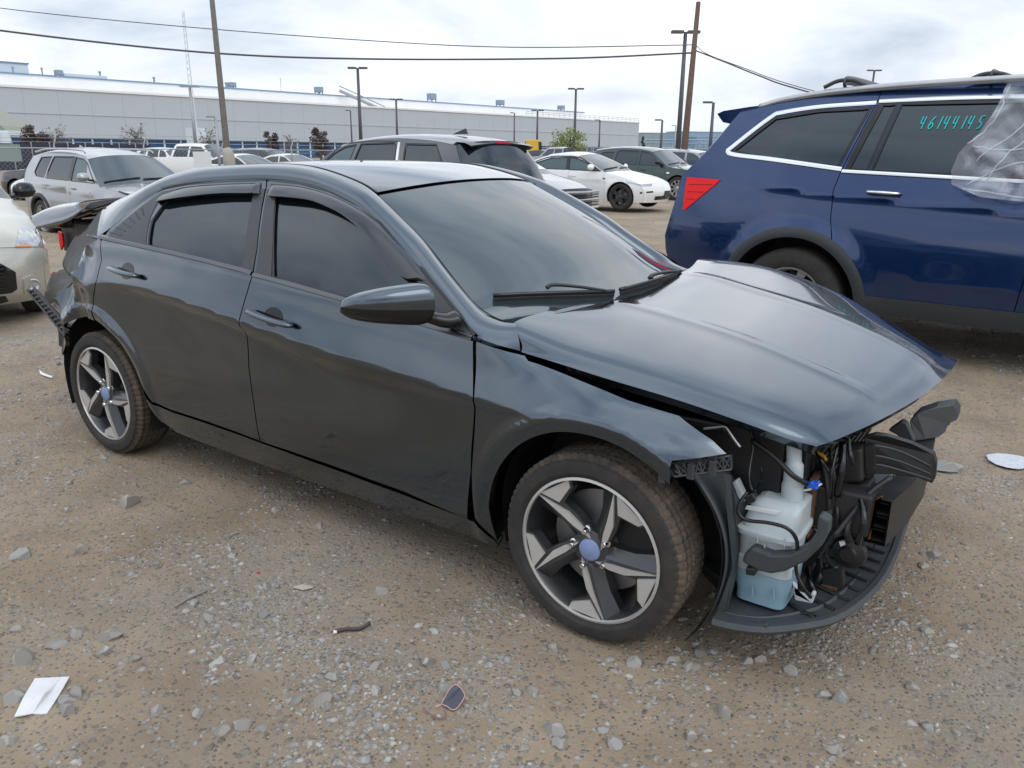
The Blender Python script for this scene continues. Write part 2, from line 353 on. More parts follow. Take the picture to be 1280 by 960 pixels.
def spoke_wheel(Rt, Wt, rr, style, hero=False):
    """list of (sub-part name, mesh, material list)"""
    out_ = []; h = Wt/2; K = 288 if hero else 48
    def fin(name, s, ms, angle=35):
        me = s.mesh(name)
        for x in ms: me.materials.append(x)
        fix_normals(me); me.shade_smooth(); me.set_sharp_from_angle(angle=R(angle)); out_.append((name, me))
    fin('tyre', tyre_mb(Rt, Wt, rr, K, hero), [rubber, rubber_dirty if hero else rubber], 28)
    s = barrel_mb(rr, Wt, 64 if hero else 40); fin('barrel', s, [dark_alloy if style in ('pinwheel', 'dark') else alloy], 50)
    yo = -h*.84
    if style == 'pinwheel':
        lip = MB().lathe([(rr+.005, yo-.006), (rr-.004, yo-.010), (rr-.007, yo-.004), (rr-.006, yo+.01)], 72); fin('rim_lip', lip, [machined], 60)
        s = MB(); m_ = MB()
        for k in range(5):
            A = -73+72*k
            def q(r, a, d): x, z = pol(r*rr, A+a); return np.array((x, yo+d, z))
            # dark spoke body: fan outline with front, falling away on its leading side
            o_ = [q(.19, -66, .016), q(.50, -26, .014), q(.70, -17, .010), q(.86, -34, .006), q(.975, -35, .004), q(.985, -16, .002), q(.985, 0, .001), q(.98, 12, .028), q(.62, 9, .032), q(.44, 11, .034), q(.22, 26, .03)]
            T, Hh, Kk = q(.985, 0, .001), q(.15, -50, .014), q(.55, -13, .006)
            c = len(o_); v = o_+[q(.5, -3, .001), q(.24, -12, .010)]
            F = [(0, 1, c, c+1), (1, 2, c), (2, 3, 5), (3, 4, 5), (2, 5, 6, c), (c, 6, 7, 8), (c, 8, 9), (c+1, c, 9, 10), (0, c+1, 10)]
            b = [p+np.array((0, .035, 0)) for p in o_]; s.add(v, F); s.add(o_+b, [(i, (i+1) % c, c+(i+1) % c, c+i) for i in range(c)])
            m_.prism([q(.17, -56, .004), q(.36, -30, .001), q(.56, -18, -.001), q(.978, -1.0, -.005), q(.60, -7, -.004), q(.36, -15, -.001)], (0, .010, 0))
            m_.prism([q(.975, -33, -.002), q(.87, -32, .000), q(.73, -13.5, .001), q(.978, -3.6, -.004)], (0, .009, 0))
        s.lathe([(.0, yo+.012), (.15*rr, yo+.008), (.26*rr, yo+.016), (.27*rr, yo+.05)], 40)
        fin('spokes', s, [dark_alloy], 20); fin('spoke_face', m_, [machined], 20)
        cp = MB().lathe([(0, yo+.000), (.135*rr, yo+.001), (.15*rr, yo+.004), (.155*rr, yo+.012)], 36); fin('centre_cap', cp, [cap_blue], 50)
        for k in range(5):
            x, z = pol(.262*rr, -73+36+72*k)
            n_ = MB().lathe([(0, yo-.004), (.0075, yo-.004), (.0095, yo-.001), (.0105, yo+.014), (.015, yo+.016), (.015, yo+.024)], 12, c=(x, 0, z)); fin('lug_nut', n_, [chrome], 40)
    else:
        n_sp = {'dark': 5, 'double': 10, 'five': 5, 'seven': 7, 'twin': 5}[style]; ms = [dark_alloy if style == 'dark' else alloy]
        s = MB()
        for k in range(n_sp):
            A = 360*k/n_sp+8; wd = {'dark': 26, 'double': 9, 'five': 17, 'seven': 13, 'twin': 22}[style]
            offs = (0,) if style != 'twin' else (-9, 9)
            for of in offs:
                ww = wd if style != 'twin' else 8
                def q(r, a, d): x, z = pol(r*rr, A+of*r+a); return np.array((x, yo+d, z))
                fr = [q(.22, -ww*1.3, .02), q(.6, -ww*.55, .006), q(.97, -ww*.62, .008), q(.97, ww*.62, .008), q(.6, ww*.55, .006), q(.22, ww*1.3, .02)]
                s.prism(fr, (0, .03, 0))
        s.lathe([(0, yo+.01), (.16*rr, yo+.008), (.27*rr, yo+.02), (.28*rr, yo+.05)], 28); fin('spokes', s, ms, 30)
    d = MB().lathe([(0, yo+.06), (.30*rr, yo+.06), (.32*rr, yo+.085), (.72*rr, yo+.088), (.72*rr, yo+.10), (.3*rr, yo+.10)], 40); fin('brake_disc', d, [steel], 30)
    c = MB().box((.52*rr, yo+.085, .28*rr), (.5*rr, .045, .42*rr)); fin('brake_caliper', c, [dark_steel])
    return out_
def put_wheel(set_, parent, x, y, z, spin=0., steer=0., detail=True):
    e = link('wheel', None, parent, (x, y, z)); e.rotation_euler = (0, spin, (math.pi if y > 0 else 0)+steer)
    for n_, me in set_:
        if detail or n_ in ('tyre', 'barrel', 'spokes'): link(n_, me, e)
    return e
# ------------------------------------------------------------------ the damaged grey sedan (front towards +x, seen from its -y side)
HX = [-2.45, -2.1, -1.75, -1.36, -1.0, -.55, -.18, .35, .64, .94, 1.15, 1.36, 1.6, 1.8, 2.0]
def col(*v): return np.array(v, float)
# knots upwards: underside, rocker top, low, lower crease, upper crease, mid shoulder, belt, gutter, roof seam (z then y)
KZ = np.array([
 col(.26,.26,.28,.28,.19,.18,.18,.18,.18,.18,.19,.24,.26,.28,.30), col(.34,.36,.40,.40,.32,.315,.31,.30,.295,.285,.29,.34,.38,.38,.38),
 col(.45,.47,.50,.52,.50,.46,.45,.44,.43,.42,.42,.46,.50,.50,.50), col(.60,.62,.70,.80,.845,.80,.745,.667,.665,.683,.69,.70,.66,.62,.60),
 col(.70,.74,.80,.87,.885,.85,.813,.765,.748,.72,.715,.735,.70,.66,.63), col(.88,.90,.94,.96,.975,.955,.92,.87,.845,.80,.785,.785,.75,.70,.66),
 col(1.03,1.05,1.06,1.07,1.065,1.035,1.005,.965,.935,.905,.845,.812,.775,.725,.68),
 col(1.07,1.09,1.10,1.13,1.275,1.335,1.343,1.225,1.068,.935,.865,.83,.79,.74,.70)])
KY = np.array([
 col(.62,.72,.78,.80,.83,.84,.84,.84,.84,.84,.83,.80,.78,.74,.68), col(.70,.80,.87,.895,.885,.874,.872,.872,.872,.874,.880,.895,.88,.83,.74),
 col(.73,.83,.895,.913,.896,.882,.878,.877,.880,.890,.901,.913,.90,.85,.76), col(.735,.835,.90,.915,.896,.875,.868,.868,.875,.896,.911,.920,.905,.855,.76),
 col(.73,.83,.897,.913,.908,.905,.907,.908,.909,.909,.912,.915,.898,.845,.75), col(.71,.80,.865,.883,.877,.877,.878,.879,.881,.884,.878,.872,.858,.81,.73),
 col(.68,.77,.83,.842,.848,.852,.855,.857,.858,.860,.835,.825,.815,.775,.70), col(.66,.74,.79,.778,.695,.662,.646,.705,.778,.848,.81,.80,.79,.75,.68)])
def hero_y(x, z):
    x = np.asarray(x, float); z = np.asarray(z, float); sh_ = x.shape; x = x.ravel(); z = z.ravel()
    zk = np.array([pchip(HX, KZ[i], x) for i in range(8)]); yk = np.array([pchip(HX, KY[i], x) for i in range(8)])
    h = np.diff(zk, axis=0); d = np.diff(yk, axis=0)/h; m = np.zeros_like(yk)
    m[1:-1] = .5*(d[:-1]+d[1:])
    m[3] = d[3]*.15+d[2]*.85 ; m[4] = d[4]*.95+d[3]*.05; m[0] = d[0]; m[-1] = d[-1]*1.3; m[6] = .35*d[5]+.65*d[6]
    zz_ = z; i = np.clip((zz_[None] >= zk).sum(0)-1 , 0, 6); J = np.arange(len(x))
    t = (zz_-zk[i, J])/h[i, J]; H = h[i, J]; y0, y1, m0, m1 = yk[i, J], yk[i+1, J], m[i, J], m[i+1, J]
    tt = np.clip(t, 0, 1)
    y = y0*(1+2*tt)*(1-tt)**2+H*m0*tt*(1-tt)**2+y1*tt*tt*(3-2*tt)+H*m1*tt*tt*(tt-1)
    y = y+np.where(t < 0, m0*(t*H), 0)+np.where(t > 1, np.clip(m1*((t-1)*H), -.12, .05), 0)
    # flat upright lip round each wheel opening, ending in a crisp ledge
    for cx, rl, yl in ((-1.36, .425, .913), (1.36, .437, .916)):
        r = np.hypot(x-cx, z-.315); wgt = smooth01((rl-r)/.022)*smooth01((z-.60)/.10)*(np.abs(x-cx) < .36); y = y+wgt*np.maximum(0, yl-y)
    # crumpled rear quarter: creases and dents behind the rear door
    c = smooth01((-1.22-x)/.35)*smooth01((z-.45)/.2)*smooth01((1.12-z)/.08)
    y = y-c*(.050*np.abs(np.sin(7*x+9*z+1.5*np.sin(6*z)))+.030*np.abs(np.sin(17*x-8*z)))+c*.03
    # small ripples over the doors and fender keep the reflections from being perfect
    y = y+.0005*np.sin(9*x+3*z+1)*np.sin(7*z)+.0007*np.sin(21*x+2)*np.sin(13*z+1)
    # swollen lip round both wheel arches
    for cx, rr_ in ((-1.36, .37), (1.36, .375)):
        r = np.hypot(x-cx, z-.315); y = y+np.where(z < .80, .010*smooth01(1-np.abs(r-rr_-.045)/.05), 0)
    return y.reshape(sh_)
def hs(a, b, off=0.): return np.stack([a, -(hero_y(a, b)+off), b], -1)
def us(px, py):                        # meets the sight line of a traced outline with the body side
    yy = np.linspace(1.02, .35, 500); d = ray(px, py); P = CAM[None]+d[None]*((-yy-CAM[1])/d[1])[:, None]
    g = yy-hero_y(P[:, 0], P[:, 2]); k = np.nonzero((g[1:] <= 0) & (g[:-1] > 0))[0]
    i = k[0] if len(k) else int(np.argmin(np.abs(g))); t = g[i]/(g[i]-g[i+1]) if len(k) else 0; p = P[i]+(P[min(i+1, 499)]-P[i])*t
    return (p[0], p[2])
def UL(*q): return [us(*p) for p in q]
hero = thing('crashed_sedan', 'dark grey four-door sedan with missing front bumper and crushed rear corner', 'car')
def hp(name, poly, m=paint_dark, mirror_too=True, parent=None, **k):
    o = patch(name, hs, poly, m, parent or hero, flip=False, **k)
    if mirror_too: patch(name, hs, poly, m, parent or hero, mirror=True, **k)
    return o
def arc(cx, cz, r, a0, a1, n=18): return [(cx+r*math.cos(R(a)), cz+r*math.sin(R(a))) for a in np.linspace(a0, a1, n)]
G = UL((139,283.8),(160,266),(182,250),(204,236),(232.5,230.3),(279,226.5),(333,224.7),(337,225),(375,229),(412,239),(450,257.5),(475,279),(512,317),(537,350),(575,395),(592,420))
split = UL((333.5,226.6),(332.8,235),(326,270.6),(321.6,310),(316,343.8),(307.5,370),(306,415),(311,459),(317,502.5),(325.5,552))
rearc = [(-.925, .295), (-.965, .36), (-.985, .42)]
belt_r = UL((127,299),(184.7,311),(250,325),(303,339),(316,345.6)); belt_f = UL((317.5,346),(341,352),(425,375.5),(500,398),(592,425))
# rear door (window opening is a hole)
AR = .372
ra = arc(-1.36, .315, AR+.012, 22, 78, 12)
rdoor = [split[-1]]+[(-.45,.322),(-.80,.330),(-.925,.345)]+ra+[(-1.285,.74),(-1.27,.80),(-1.225,.88),(-1.215,.97),(-1.245,1.055),G[0]]+G[1:7]+split
wr = UL((184.7,307),(185.6,295),(189,276),(200.6,259.4),(208,251),(251,243),(318,241),(313.5,265),(307.5,302.5),(303,335),(250,323))
hp('rear_door', rdoor, eps=.007, gap=.0028, holes=[wr], h=.019, flange=.03)
fdoor = [split[-1][:2]]+list(reversed(split))[1:]+G[7:]+UL((592,424),(592,460),(592,496),(590,560),(589,590),(585,650))+[(.60,.292),(.2,.305)]
wf = UL((344,250),(345,240),(387,240),(412,250),(450,270),(487.5,306),(520,350),(536,372),(566,408),(560,413),(500,396),(425,371),(341,347))
hp('front_door', fdoor, eps=.007, gap=.0028, holes=[wf], h=.019, flange=.03)
gl_r = patch('rear_door_window', hs, offset_poly(dens(wr, .03), -.012), glass_dark, hero, off=-.010, flange=0, h=.06); patch('rear_door_window', hs, offset_poly(dens(wr, .03), -.012), glass_dark, hero, off=-.010, flange=0, h=.06, mirror=True)
patch('front_door_window', hs, offset_poly(dens(wf, .03), -.012), glass_dark, hero, off=-.010, flange=0, h=.06); patch('front_door_window', hs, offset_poly(dens(wf, .03), -.012), glass_dark, hero, off=-.010, flange=0, h=.06, mirror=True)
# satin pillar covers, black sail panel, black panel behind the rear window
hp('pillar_cover', UL((316,340.5),(321.3,310),(325.6,270.6),(331.5,236),(318,237),(313,265),(307.5,302.5),(303,336)), satin_grey, off=.002, flange=.004)
hp('pillar_cover', UL((320,341),(324,310),(328.6,270.6),(334.8,236),(346,238),(343,262),(341.5,300),(339.5,346)), satin_grey, off=.002, flange=.004)
hp('quarter_trim', UL((134,296),(150,281),(180,256),(202,240),(232,234),(233,240),(208,246),(197,254),(188,272),(183.5,295),(182.5,306)), satin_grey, off=.002, flange=.004)
for k in range(6):
    t = k/6; a = us(137+48*t, 291-36*t); b = us(152+34*t, 294-30*t); hp('trim_fin', [(a[0], a[1]), (b[0], b[1]-.002), (b[0], b[1]+.001), (a[0]+.002, a[1]+.005)], gloss_black, off=.0035, flange=.005, h=.02)
hp('mirror_sail', UL((521,352),(536,351),(575,397),(589,417),(566,408),(540,378)), satin_grey, off=.0025, flange=.004)
# belt moulding and black gutter seal
def strip(name, poly2, wd, m, off=.004, th=.006, mirror_too=True):
    P = dens(poly2, .03, False); t = np.gradient(P, axis=0); t /= np.linalg.norm(t, axis=1)[:, None]; n_ = np.stack([-t[:, 1], t[:, 0]], 1); rows = []
    for s_, o_ in ((-1, -.004), (-1, off), (-.6, off+th), (.6, off+th), (1, off), (1, -.004)):
        q = P+n_*wd*.5*s_; rows.append(hs(q[:, 0], q[:, 1], o_))
    s = MB().grid(np.array(rows)); s.build(name, m, hero, angle=50)
    if mirror_too: s = MB().grid(np.array(rows)*[1, -1, 1]); s.build(name, m, hero, angle=50)
strip('belt_moulding', UL((126,296),(184.7,309),(250,323.5),(303,337),(315.5,341.5)), .018, satin_chrome)
strip('belt_moulding', UL((317.5,343),(341,349),(425,372.5),(500,395.5),(591,422.5)), .018, satin_chrome)
strip('gutter_seal', G[0:7], .012, gloss_black, off=-.002, th=.003); strip('gutter_seal', G[7:], .012, gloss_black, off=-.002, th=.003)
for q in (wr, wf): strip('window_seal', list(q)+[q[0]], .010, gloss_black, off=-.003, th=.003)
def arcres(P, n):
    P = crom(P, 12); d = np.r_[0, np.cumsum(np.linalg.norm(np.diff(P, axis=0), axis=1))]; t = np.linspace(0, d[-1], n); return np.stack([np.interp(t, d, P[:, k]) for k in range(3)], 1)
# smoked rain visors standing proud of the window tops
def visor(top, bot):
    n_ = 46; a3 = lambda P: arcres([(p[0], 0, p[1]) for p in P], n_)[:, [0, 2]]; T = a3(top); B = a3(bot)
    rows = []
    for t, o_ in ((0, .002), (.0, .010), (.25, .020), (.8, .030), (.97, .031), (1.03, .026), (.97, .016), (.1, .003)):
        q = T*(1-t)+B*t; fall = np.minimum(1, np.minimum(np.arange(n_), n_-1-np.arange(n_))/1.5+.25); rows.append(hs(q[:, 0], q[:, 1], o_*fall))
    for s_ in (1, -1): MB().grid(np.array(rows)*[1, s_, 1]).build('window_visor', visor_m, hero, angle=40)
visor_m = mat('smoked_visor', (.018, .022, .026), .05, 0, 0, ior=1.6)
visor(UL((204,243),(232.5,234),(279,230),(327,228.5)), UL((198,252),(232.5,246.5),(279,241.5),(326,241)))
visor(UL((339,229.5),(375,233),(412,243),(450,262),(475,283),(512,322),(535,351)), UL((337,244),(387,248.5),(416,258),(442,273),(472,302),(497,335),(520,350)))
# front fender
FA = arc(1.36, .315, AR, 168, 40, 30)
fend = UL((594.5,425.5),(657,443.5),(661,450),(729,475.6),(785,498),(850,518),(869,533),(892,549),(911.5,568))+UL((841,577))+[q for q in arc(1.36, .315, AR, 47, 176, 30)]+[(1.0,.19),(.985,.22),(.925,.287)]+UL((589,590),(592,496))
hp('front_fender', fend, eps=.007, gap=.0028, h=.015, flange=.03)
# cowl side panel between door, windscreen and hood
SEAM = [(-1.556,-.66,1.172),(-1.391,-.643,1.235),(-1.176,-.608,1.297),(-1.02,-.583,1.344),(-.85,-.572,1.378),(-.654,-.565,1.392),(-.375,-.553,1.403),(-.182,-.55,1.400),(-.036,-.55,1.380),(.133,-.554,1.339),(.222,-.565,1.304),(.36,-.595,1.235),(.51,-.629,1.152),(.701,-.68,1.023),(.805,-.704,.960),(.906,-.728,.936),(.986,-.745,.937)]
GUT = [(-1.385,-.797,1.058),(-1.274,-.781,1.111),(-1.073,-.714,1.239),(-.966,-.688,1.291),(-.806,-.678,1.316),(-.563,-.662,1.334),(-.317,-.646,1.346),(-.099,-.648,1.338),(.078,-.66,1.314),(.259,-.685,1.268),(.38,-.71,1.215),(.555,-.754,1.125),(.668,-.784,1.049),(.832,-.831,.955),(.898,-.849,.908),(.97,-.838,.885),(1.048,-.803,.866)]
_G, _S = arcres(GUT, 110), arcres(SEAM, 110); rows = []
up = np.cross(np.gradient(_G, axis=0), _S-_G); up /= np.linalg.norm(up, axis=1)[:, None]; up *= np.sign(up[:, 2:3]-up[:, 1:2])
for t in np.linspace(0, 1, 9):
    wdt = np.linalg.norm(_S-_G, axis=1)[:, None]; rows.append(_G*(1-t)+_S*t+up*wdt*.17*(4*t*(1-t))**.8*np.clip(np.arange(110)/16, .1, 1)[:, None])
rows = [rows[0]-up*.02]+rows+[rows[-1]-up*.02-(_G-_S)*.02]
for s_ in (1, -1): MB().grid(np.array(rows)*[1, s_, 1]).build('roof_side', paint_dark, hero, angle=50)
# rear quarter: from the door back to the torn edge
qr = [(-1.285,.74)]+list(reversed(arc(-1.36, .315, AR, 80, 158, 22)))[::-1]+UL((86,412),(66,383),(80,362),(97,335),(103,315),(122,299))+[(-1.40,1.072),(-1.29,1.078),(-1.245,1.055),(-1.215,.97),(-1.225,.88),(-1.27,.80)]
hp('rear_quarter_panel', qr, eps=.007, gap=.0028, h=.018, flange=.02, mirror_too=False)
qmir = [(-1.285,.74)]+arc(-1.36, .315, AR, 80, 176, 24)+[(-1.75,.30),(-2.2,.32),(-2.3,.6),(-2.2,1.02),(-1.75,1.07),(-1.40,1.072),(-1.245,1.055),(-1.215,.97),(-1.225,.88),(-1.27,.80)]
patch('rear_quarter_panel', hs, qmir, paint_dark, hero, h=.04, mirror=True)
# rocker
rock = [(-.985,.42),(-.96,.36),(-.925,.335),(-.8,.322),(-.45,.314),(.2,.294),(.6,.280),(.915,.266),(.985,.215),(1.0,.185),(.5,.185),(-.3,.185),(-.85,.20),(-.93,.24)]
hp('rocker_panel', rock, gap=.002, h=.04, flange=.05)
# ---- windscreen, roof, rear glass: surfaces stretched between the two edges over a crowned centre
_SD = crom(SEAM, 14)
def seam_at(x): return np.interp(x, _SD[:, 0], -_SD[:, 1]), np.interp(x, _SD[:, 0], _SD[:, 2])
def ribbon_fn(sts, n=2.2, sidefn=None):
    S = np.array(sts, float); C = crom(S, 14); T = np.linspace(0, 1, len(C))
    if sidefn is None: ye, C[:, 1] = seam_at(C[:, 0])
    else: ye = sidefn(C[:, 0], C[:, 1])
    def fn(s, u):
        s = np.asarray(s, float); u = np.asarray(u, float); g = lambda k: np.interp(s, T, C[:, k]); h = 1-np.abs(np.clip(u, -1.05, 1.05))**n
        xe, ze, xc, zc = g(0), g(1), g(2), g(3); y = np.interp(s, T, ye)
        return np.stack([xe+(xc-xe)*h, u*y, ze+(zc-ze)*h], -1)
    return fn
def on_fn(fn, px, py, n=60, a=(0, 1), b=(-1, 1)):
    A, B = np.meshgrid(np.linspace(*a, n), np.linspace(*b, n*2)); P = fn(A.ravel(), B.ravel()); d = P-CAM; z = d@CF
    q = np.stack([640+FPX*(d@CR)/z, 480-FPX*(d@CU)/z], 1); i = np.argmin(((q-[px, py])**2).sum(1)); return P[i]
def rpatch(name, fn, m, parent, s0=0, s1=1, u0=-1, u1=1, off=0., gap=0., flange=.012, h=.05, flip=True, poly=None, holes=()):
    poly = poly or [(s0, u0), (s1, u0), (s1, u1), (s0, u1)]
    return patch(name, fn, poly, m, parent, holes=holes, h=h, gap=gap, off=off, flange=flange, flip=flip)
ws_fn = ribbon_fn([(.222,1.304,.34,1.350), (.40,1.215,.55,1.262), (.60,1.095,.78,1.150), (.80,.975,.98,1.035), (.99,.937,1.15,.968)])
rpatch('windshield', ws_fn, glass_wind, hero, gap=.012, off=-.002, h=.06, flip=False)
rpatch('windshield_seal', ws_fn, gloss_black, hero, gap=.001, off=-.006, h=.08, flip=False)
roof_fn = ribbon_fn([(.215,1.307,.33,1.353), (0,1.372,.10,1.392), (-.2,1.402,-.15,1.416), (-.65,1.391,-.62,1.416), (-1.02,1.347,-1.10,1.368)], n=2.4)
rpatch('roof_panel', roof_fn, paint_dark, hero, gap=.004, h=.05)
bl_fn = ribbon_fn([(-1.03,1.345,-1.11,1.365), (-1.30,1.272,-1.45,1.255), (-1.56,1.172,-1.84,1.10)])
rpatch('rear_window', bl_fn, glass_dark, hero, gap=.01, off=-.003, h=.07)
# roof gutter mouldings
for s_ in (1, -1):
    P = roof_fn(np.linspace(.0, .98, 40), np.full(40, -.985*s_)); P[:, 2] += .001; MB().tube(P, .005, 6).build('roof_moulding', gloss_black, hero, smooth=True)
def Wp(px, py): return on_fn(ws_fn, px, py)
# ---- hood: a free surface over a control net, kinked and shoved to the far side
HN = np.array([
 [(1.048,-.80,.862),(.985,-.745,.938),(1.05,-.42,.960),(1.10,0,.972),(1.10,.40,.986),(1.05,.66,.996),(1.07,.78,.975)],
 [(1.192,-.80,.846),(1.165,-.725,.900),(1.19,-.42,.943),(1.24,0,.957),(1.24,.40,.980),(1.20,.68,.996),(1.22,.80,.965)],
 [(1.351,-.79,.823),(1.340,-.70,.874),(1.37,-.40,.914),(1.41,0,.928),(1.42,.40,.954),(1.39,.68,.980),(1.40,.80,.945)],
 [(1.547,-.76,.791),(1.548,-.67,.836),(1.58,-.38,.871),(1.63,0,.888),(1.65,.38,.911),(1.63,.67,.921),(1.65,.77,.875)],
 [(1.718,-.72,.751),(1.730,-.63,.790),(1.77,-.36,.815),(1.83,0,.831),(1.86,.36,.851),(1.84,.62,.838),(1.86,.73,.795)],
 [(1.855,-.67,.708),(1.880,-.59,.738),(1.94,-.34,.757),(2.01,0,.768),(2.04,.33,.783),(2.01,.57,.765),(2.03,.67,.727)],
 [(1.922,-.64,.693),(1.960,-.565,.700),(2.03,-.34,.708),(2.10,0,.712),(2.135,.30,.720),(2.14,.52,.712),(2.13,.62,.698)]])
_H = np.array([crom(HN[i], 12) for i in range(7)]); _H = np.array([crom(_H[:, j], 10) for j in range(_H.shape[1])]).transpose(1, 0, 2)
def hood_fn(s, u):
    s = np.clip(np.asarray(s, float), 0, 1)*(_H.shape[0]-1); v = np.clip((np.asarray(u, float)+1)/2, 0, 1)*(_H.shape[1]-1)
    i = np.clip(s.astype(int), 0, _H.shape[0]-2); j = np.clip(v.astype(int), 0, _H.shape[1]-2); a = (s-i)[..., None]; b = (v-j)[..., None]
    P = (_H[i, j]*(1-a)+_H[i+1, j]*a)*(1-b)+(_H[i, j+1]*(1-a)+_H[i+1, j+1]*a)*b
    y = P[..., 1]; P = P.copy(); fade = smooth01((1-s/(_H.shape[0]-1))/.3)*smooth01(s/(_H.shape[0]-1)/.1)
    for yc in (-.33, .33): P[..., 2] += .0045*fade*smooth01(1-np.abs(y-yc-.10*(s/(_H.shape[0]-1))*np.sign(yc)*-1)/.055)      # two raised character lines
    P[..., 2] += .004*np.sin(5*P[..., 0]+4*y)*smooth01((y-.2)/.4)
    return P
def hood_patch(name, m, off, fl, gap=0.): return patch(name, hood_fn, [(0.0, -1), (1, -1), (1, 1), (0.0, 1)], m, hero, h=.026, off=off, flange=fl, flip=False, gap=gap, eps=.006)
hood_patch('hood', paint_dark, 0, .028); hood_patch('hood_liner', black_plastic, -.032, 0, gap=.012)
for pl, mm_ in (([(822,306),(838,318),(840,325),(826,316)], red_lens), ([(838,319),(851,330),(852,337),(840,327)], mat('sticker_green', (.05, .20, .13), .4))):
    Q = [Wp(*q_)+np.array((.002, -.0015, .0035)) for q_ in pl]; MB().add(Q, [(0, 1, 2, 3)]).build('windshield_sticker', mm_, hero)
# ---- wipers
def wiper(pts, piv, elbow):
    B = [Wp(*q)+np.array((0, 0, .018)) for q in pts]; s = MB(); s.tube(crom(B, 4), [.008]*len(crom(B, 4)), 6)
    e = MB().tube(crom([b-np.array((0, 0, .012)) for b in B], 4), .0045, 4, flat=2.2)
    w_ = s.build('wiper_blade', gloss_black, hero, smooth=True); e.build('wiper_rubber', rubber, w_)
    a = [Wp(*piv)+np.array((0, 0, .022)), (Wp(*piv)+Wp(*elbow))/2+np.array((0, 0, .030)), Wp(*elbow)+np.array((0, 0, .032)), Wp(*elbow)+(B[0]-B[-1])*.06+np.array((0, 0, .022))]
    MB().tube(crom(a, 6), np.linspace(.009, .012, len(crom(a, 6))), 6, flat=.6).build('wiper_arm', black_plastic, hero, smooth=True)
wiper([(616,375),(660,373.5),(715,373),(768,371)], (757,371), (692,368.5)); wiper([(776,367),(805,359),(830,351),(850,345)], (848,346), (817,353))
# ---- door mirror (near side and far side)
def mirror(s_):
    e = link('door_mirror', None, hero); rows_top, rows_bot = [], []
    for i in range(19):
        t = i/18; y = -.955-.190*t; k = min(1, .88+1.4*t) if t < .3 else (1-((t-.3)/.7)**3.2)**.5
        if i == 0: k = .02
        k = max(k, .03); cx = .775-.150*t; cz = 1.006+.012*t; hx = .080*k; hz = (.069-.008*t)*k; ring = []
        for j in range(33):
            a = 2*math.pi*j/32; ca, sa = math.cos(a), math.sin(a)
            x = hx*np.sign(ca)*abs(ca)**.8*(1 if ca > 0 else .7); z = hz*np.sign(sa)*abs(sa)**.75*((1-.30*t**1.5) if sa > 0 else (1-.25*t))+.012*ca*k-.010*t
            ring.append((cx+x, y*s_, cz+z))
        rows_top.append([ring[j % 32] for j in range(-1, 18)]); rows_bot.append([ring[j % 32] for j in range(17, 32)])
    MB().grid(rows_top).build('mirror_cover', paint_dark, e, angle=60); MB().grid(rows_bot).build('mirror_underside', gloss_black, e, angle=60)
    c = crom([(.840, -.862*s_, .952), (.825, -.895*s_, .950), (.80, -.93*s_, .962), (.775, -.985*s_, .985)], 5)
    MB().tube(c, np.linspace(.040, .024, len(c)), 12, flat=.7).build('mirror_arm', gloss_black, e, smooth=True)
    MB().grid([[(.745-.13*t, (-.985-.10*t)*s_, z) for z in (.985, .99, 1.01, 1.022)] for t in np.linspace(0, 1, 5)]).build('mirror_glass', chrome, e)
mirror(1)
# ---- door handles
def handle(a, b, name='door_handle'):
    A, B = np.array(us(*a)), np.array(us(*b)); mid = (A+B)/2
    for s_ in (1, -1):
        cup = patch('handle_cup', hs, [tuple(mid+np.array((.052*math.cos(t), .036*math.sin(t)))) for t in np.linspace(0, 2*math.pi, 24)[:-1]], gloss_black, hero, off=.0012, h=.02, flange=.003, mirror=s_ < 0)
        P = []; n_ = 13
        for i in range(n_):
            t = i/(n_-1); q = A+(B-A)*t; lift = .012+.026*math.sin(math.pi*min(max(t, .04), .96))**.6; p = hs(np.array([q[0]]), np.array([q[1]]), lift)[0]; P.append((p[0], p[1]*s_, p[2]))
        h_ = MB().tube(P, [.010]+[.019]*(n_-2)+[.011], 12, flat=.6).build(name, paint_dark, hero, smooth=True)
        MB().tube([(p[0], p[1]-.0065*s_, p[2]+.003) for p in P[1:-1]], .0065, 8).build('handle_trim', satin_chrome, h_, smooth=True)
handle((314,386.5),(370,406.5)); handle((142,333),(177,344.5))
# ---- wheels, arch liners, underbody
WH = spoke_wheel(.308, .215, .232, 'pinwheel', True)
for x in (1.36, -1.36):
    for y in (-.795, .795): put_wheel(WH, hero, x, y, .305, spin=.0 if x > 0 else R(-3))
def liner(cx, a0, a1, y0, y1, r=.385, parent=hero, name='wheel_arch_liner', m=black_plastic, zc=.315, k=22):
    rows = []
    for y in np.linspace(y0, y1, 5): rows.append([(cx+(r+.004*math.sin(9*y+a*.1))*math.cos(R(a)), y, zc+r*math.sin(R(a))) for a in np.linspace(a0, a1, k)])
    rows.append([(cx+.08*math.cos(R(a)), y1, zc+.08*math.sin(R(a))) for a in np.linspace(a0, a1, k)]); s = MB().grid(rows)
    s.build(name, m, parent, angle=40)
for sg in (-1, 1):
    liner(-1.36, -20, 200, .875*sg, .52*sg); liner(1.36, -38, 200, (.878 if sg > 0 else .80)*sg, .52*sg)
s = MB(); s.box((-.05, 0, .21), (2.0, 1.56, .05)); s.box((0, 0, .26), (3.0, .9, .08)); s.build('underbody', black_plastic, hero, bevel=.01)
s = MB(); s.box((-.1, 0, .62), (1.7, 1.3, .5)); s.build('cabin_interior', black_plastic, hero)
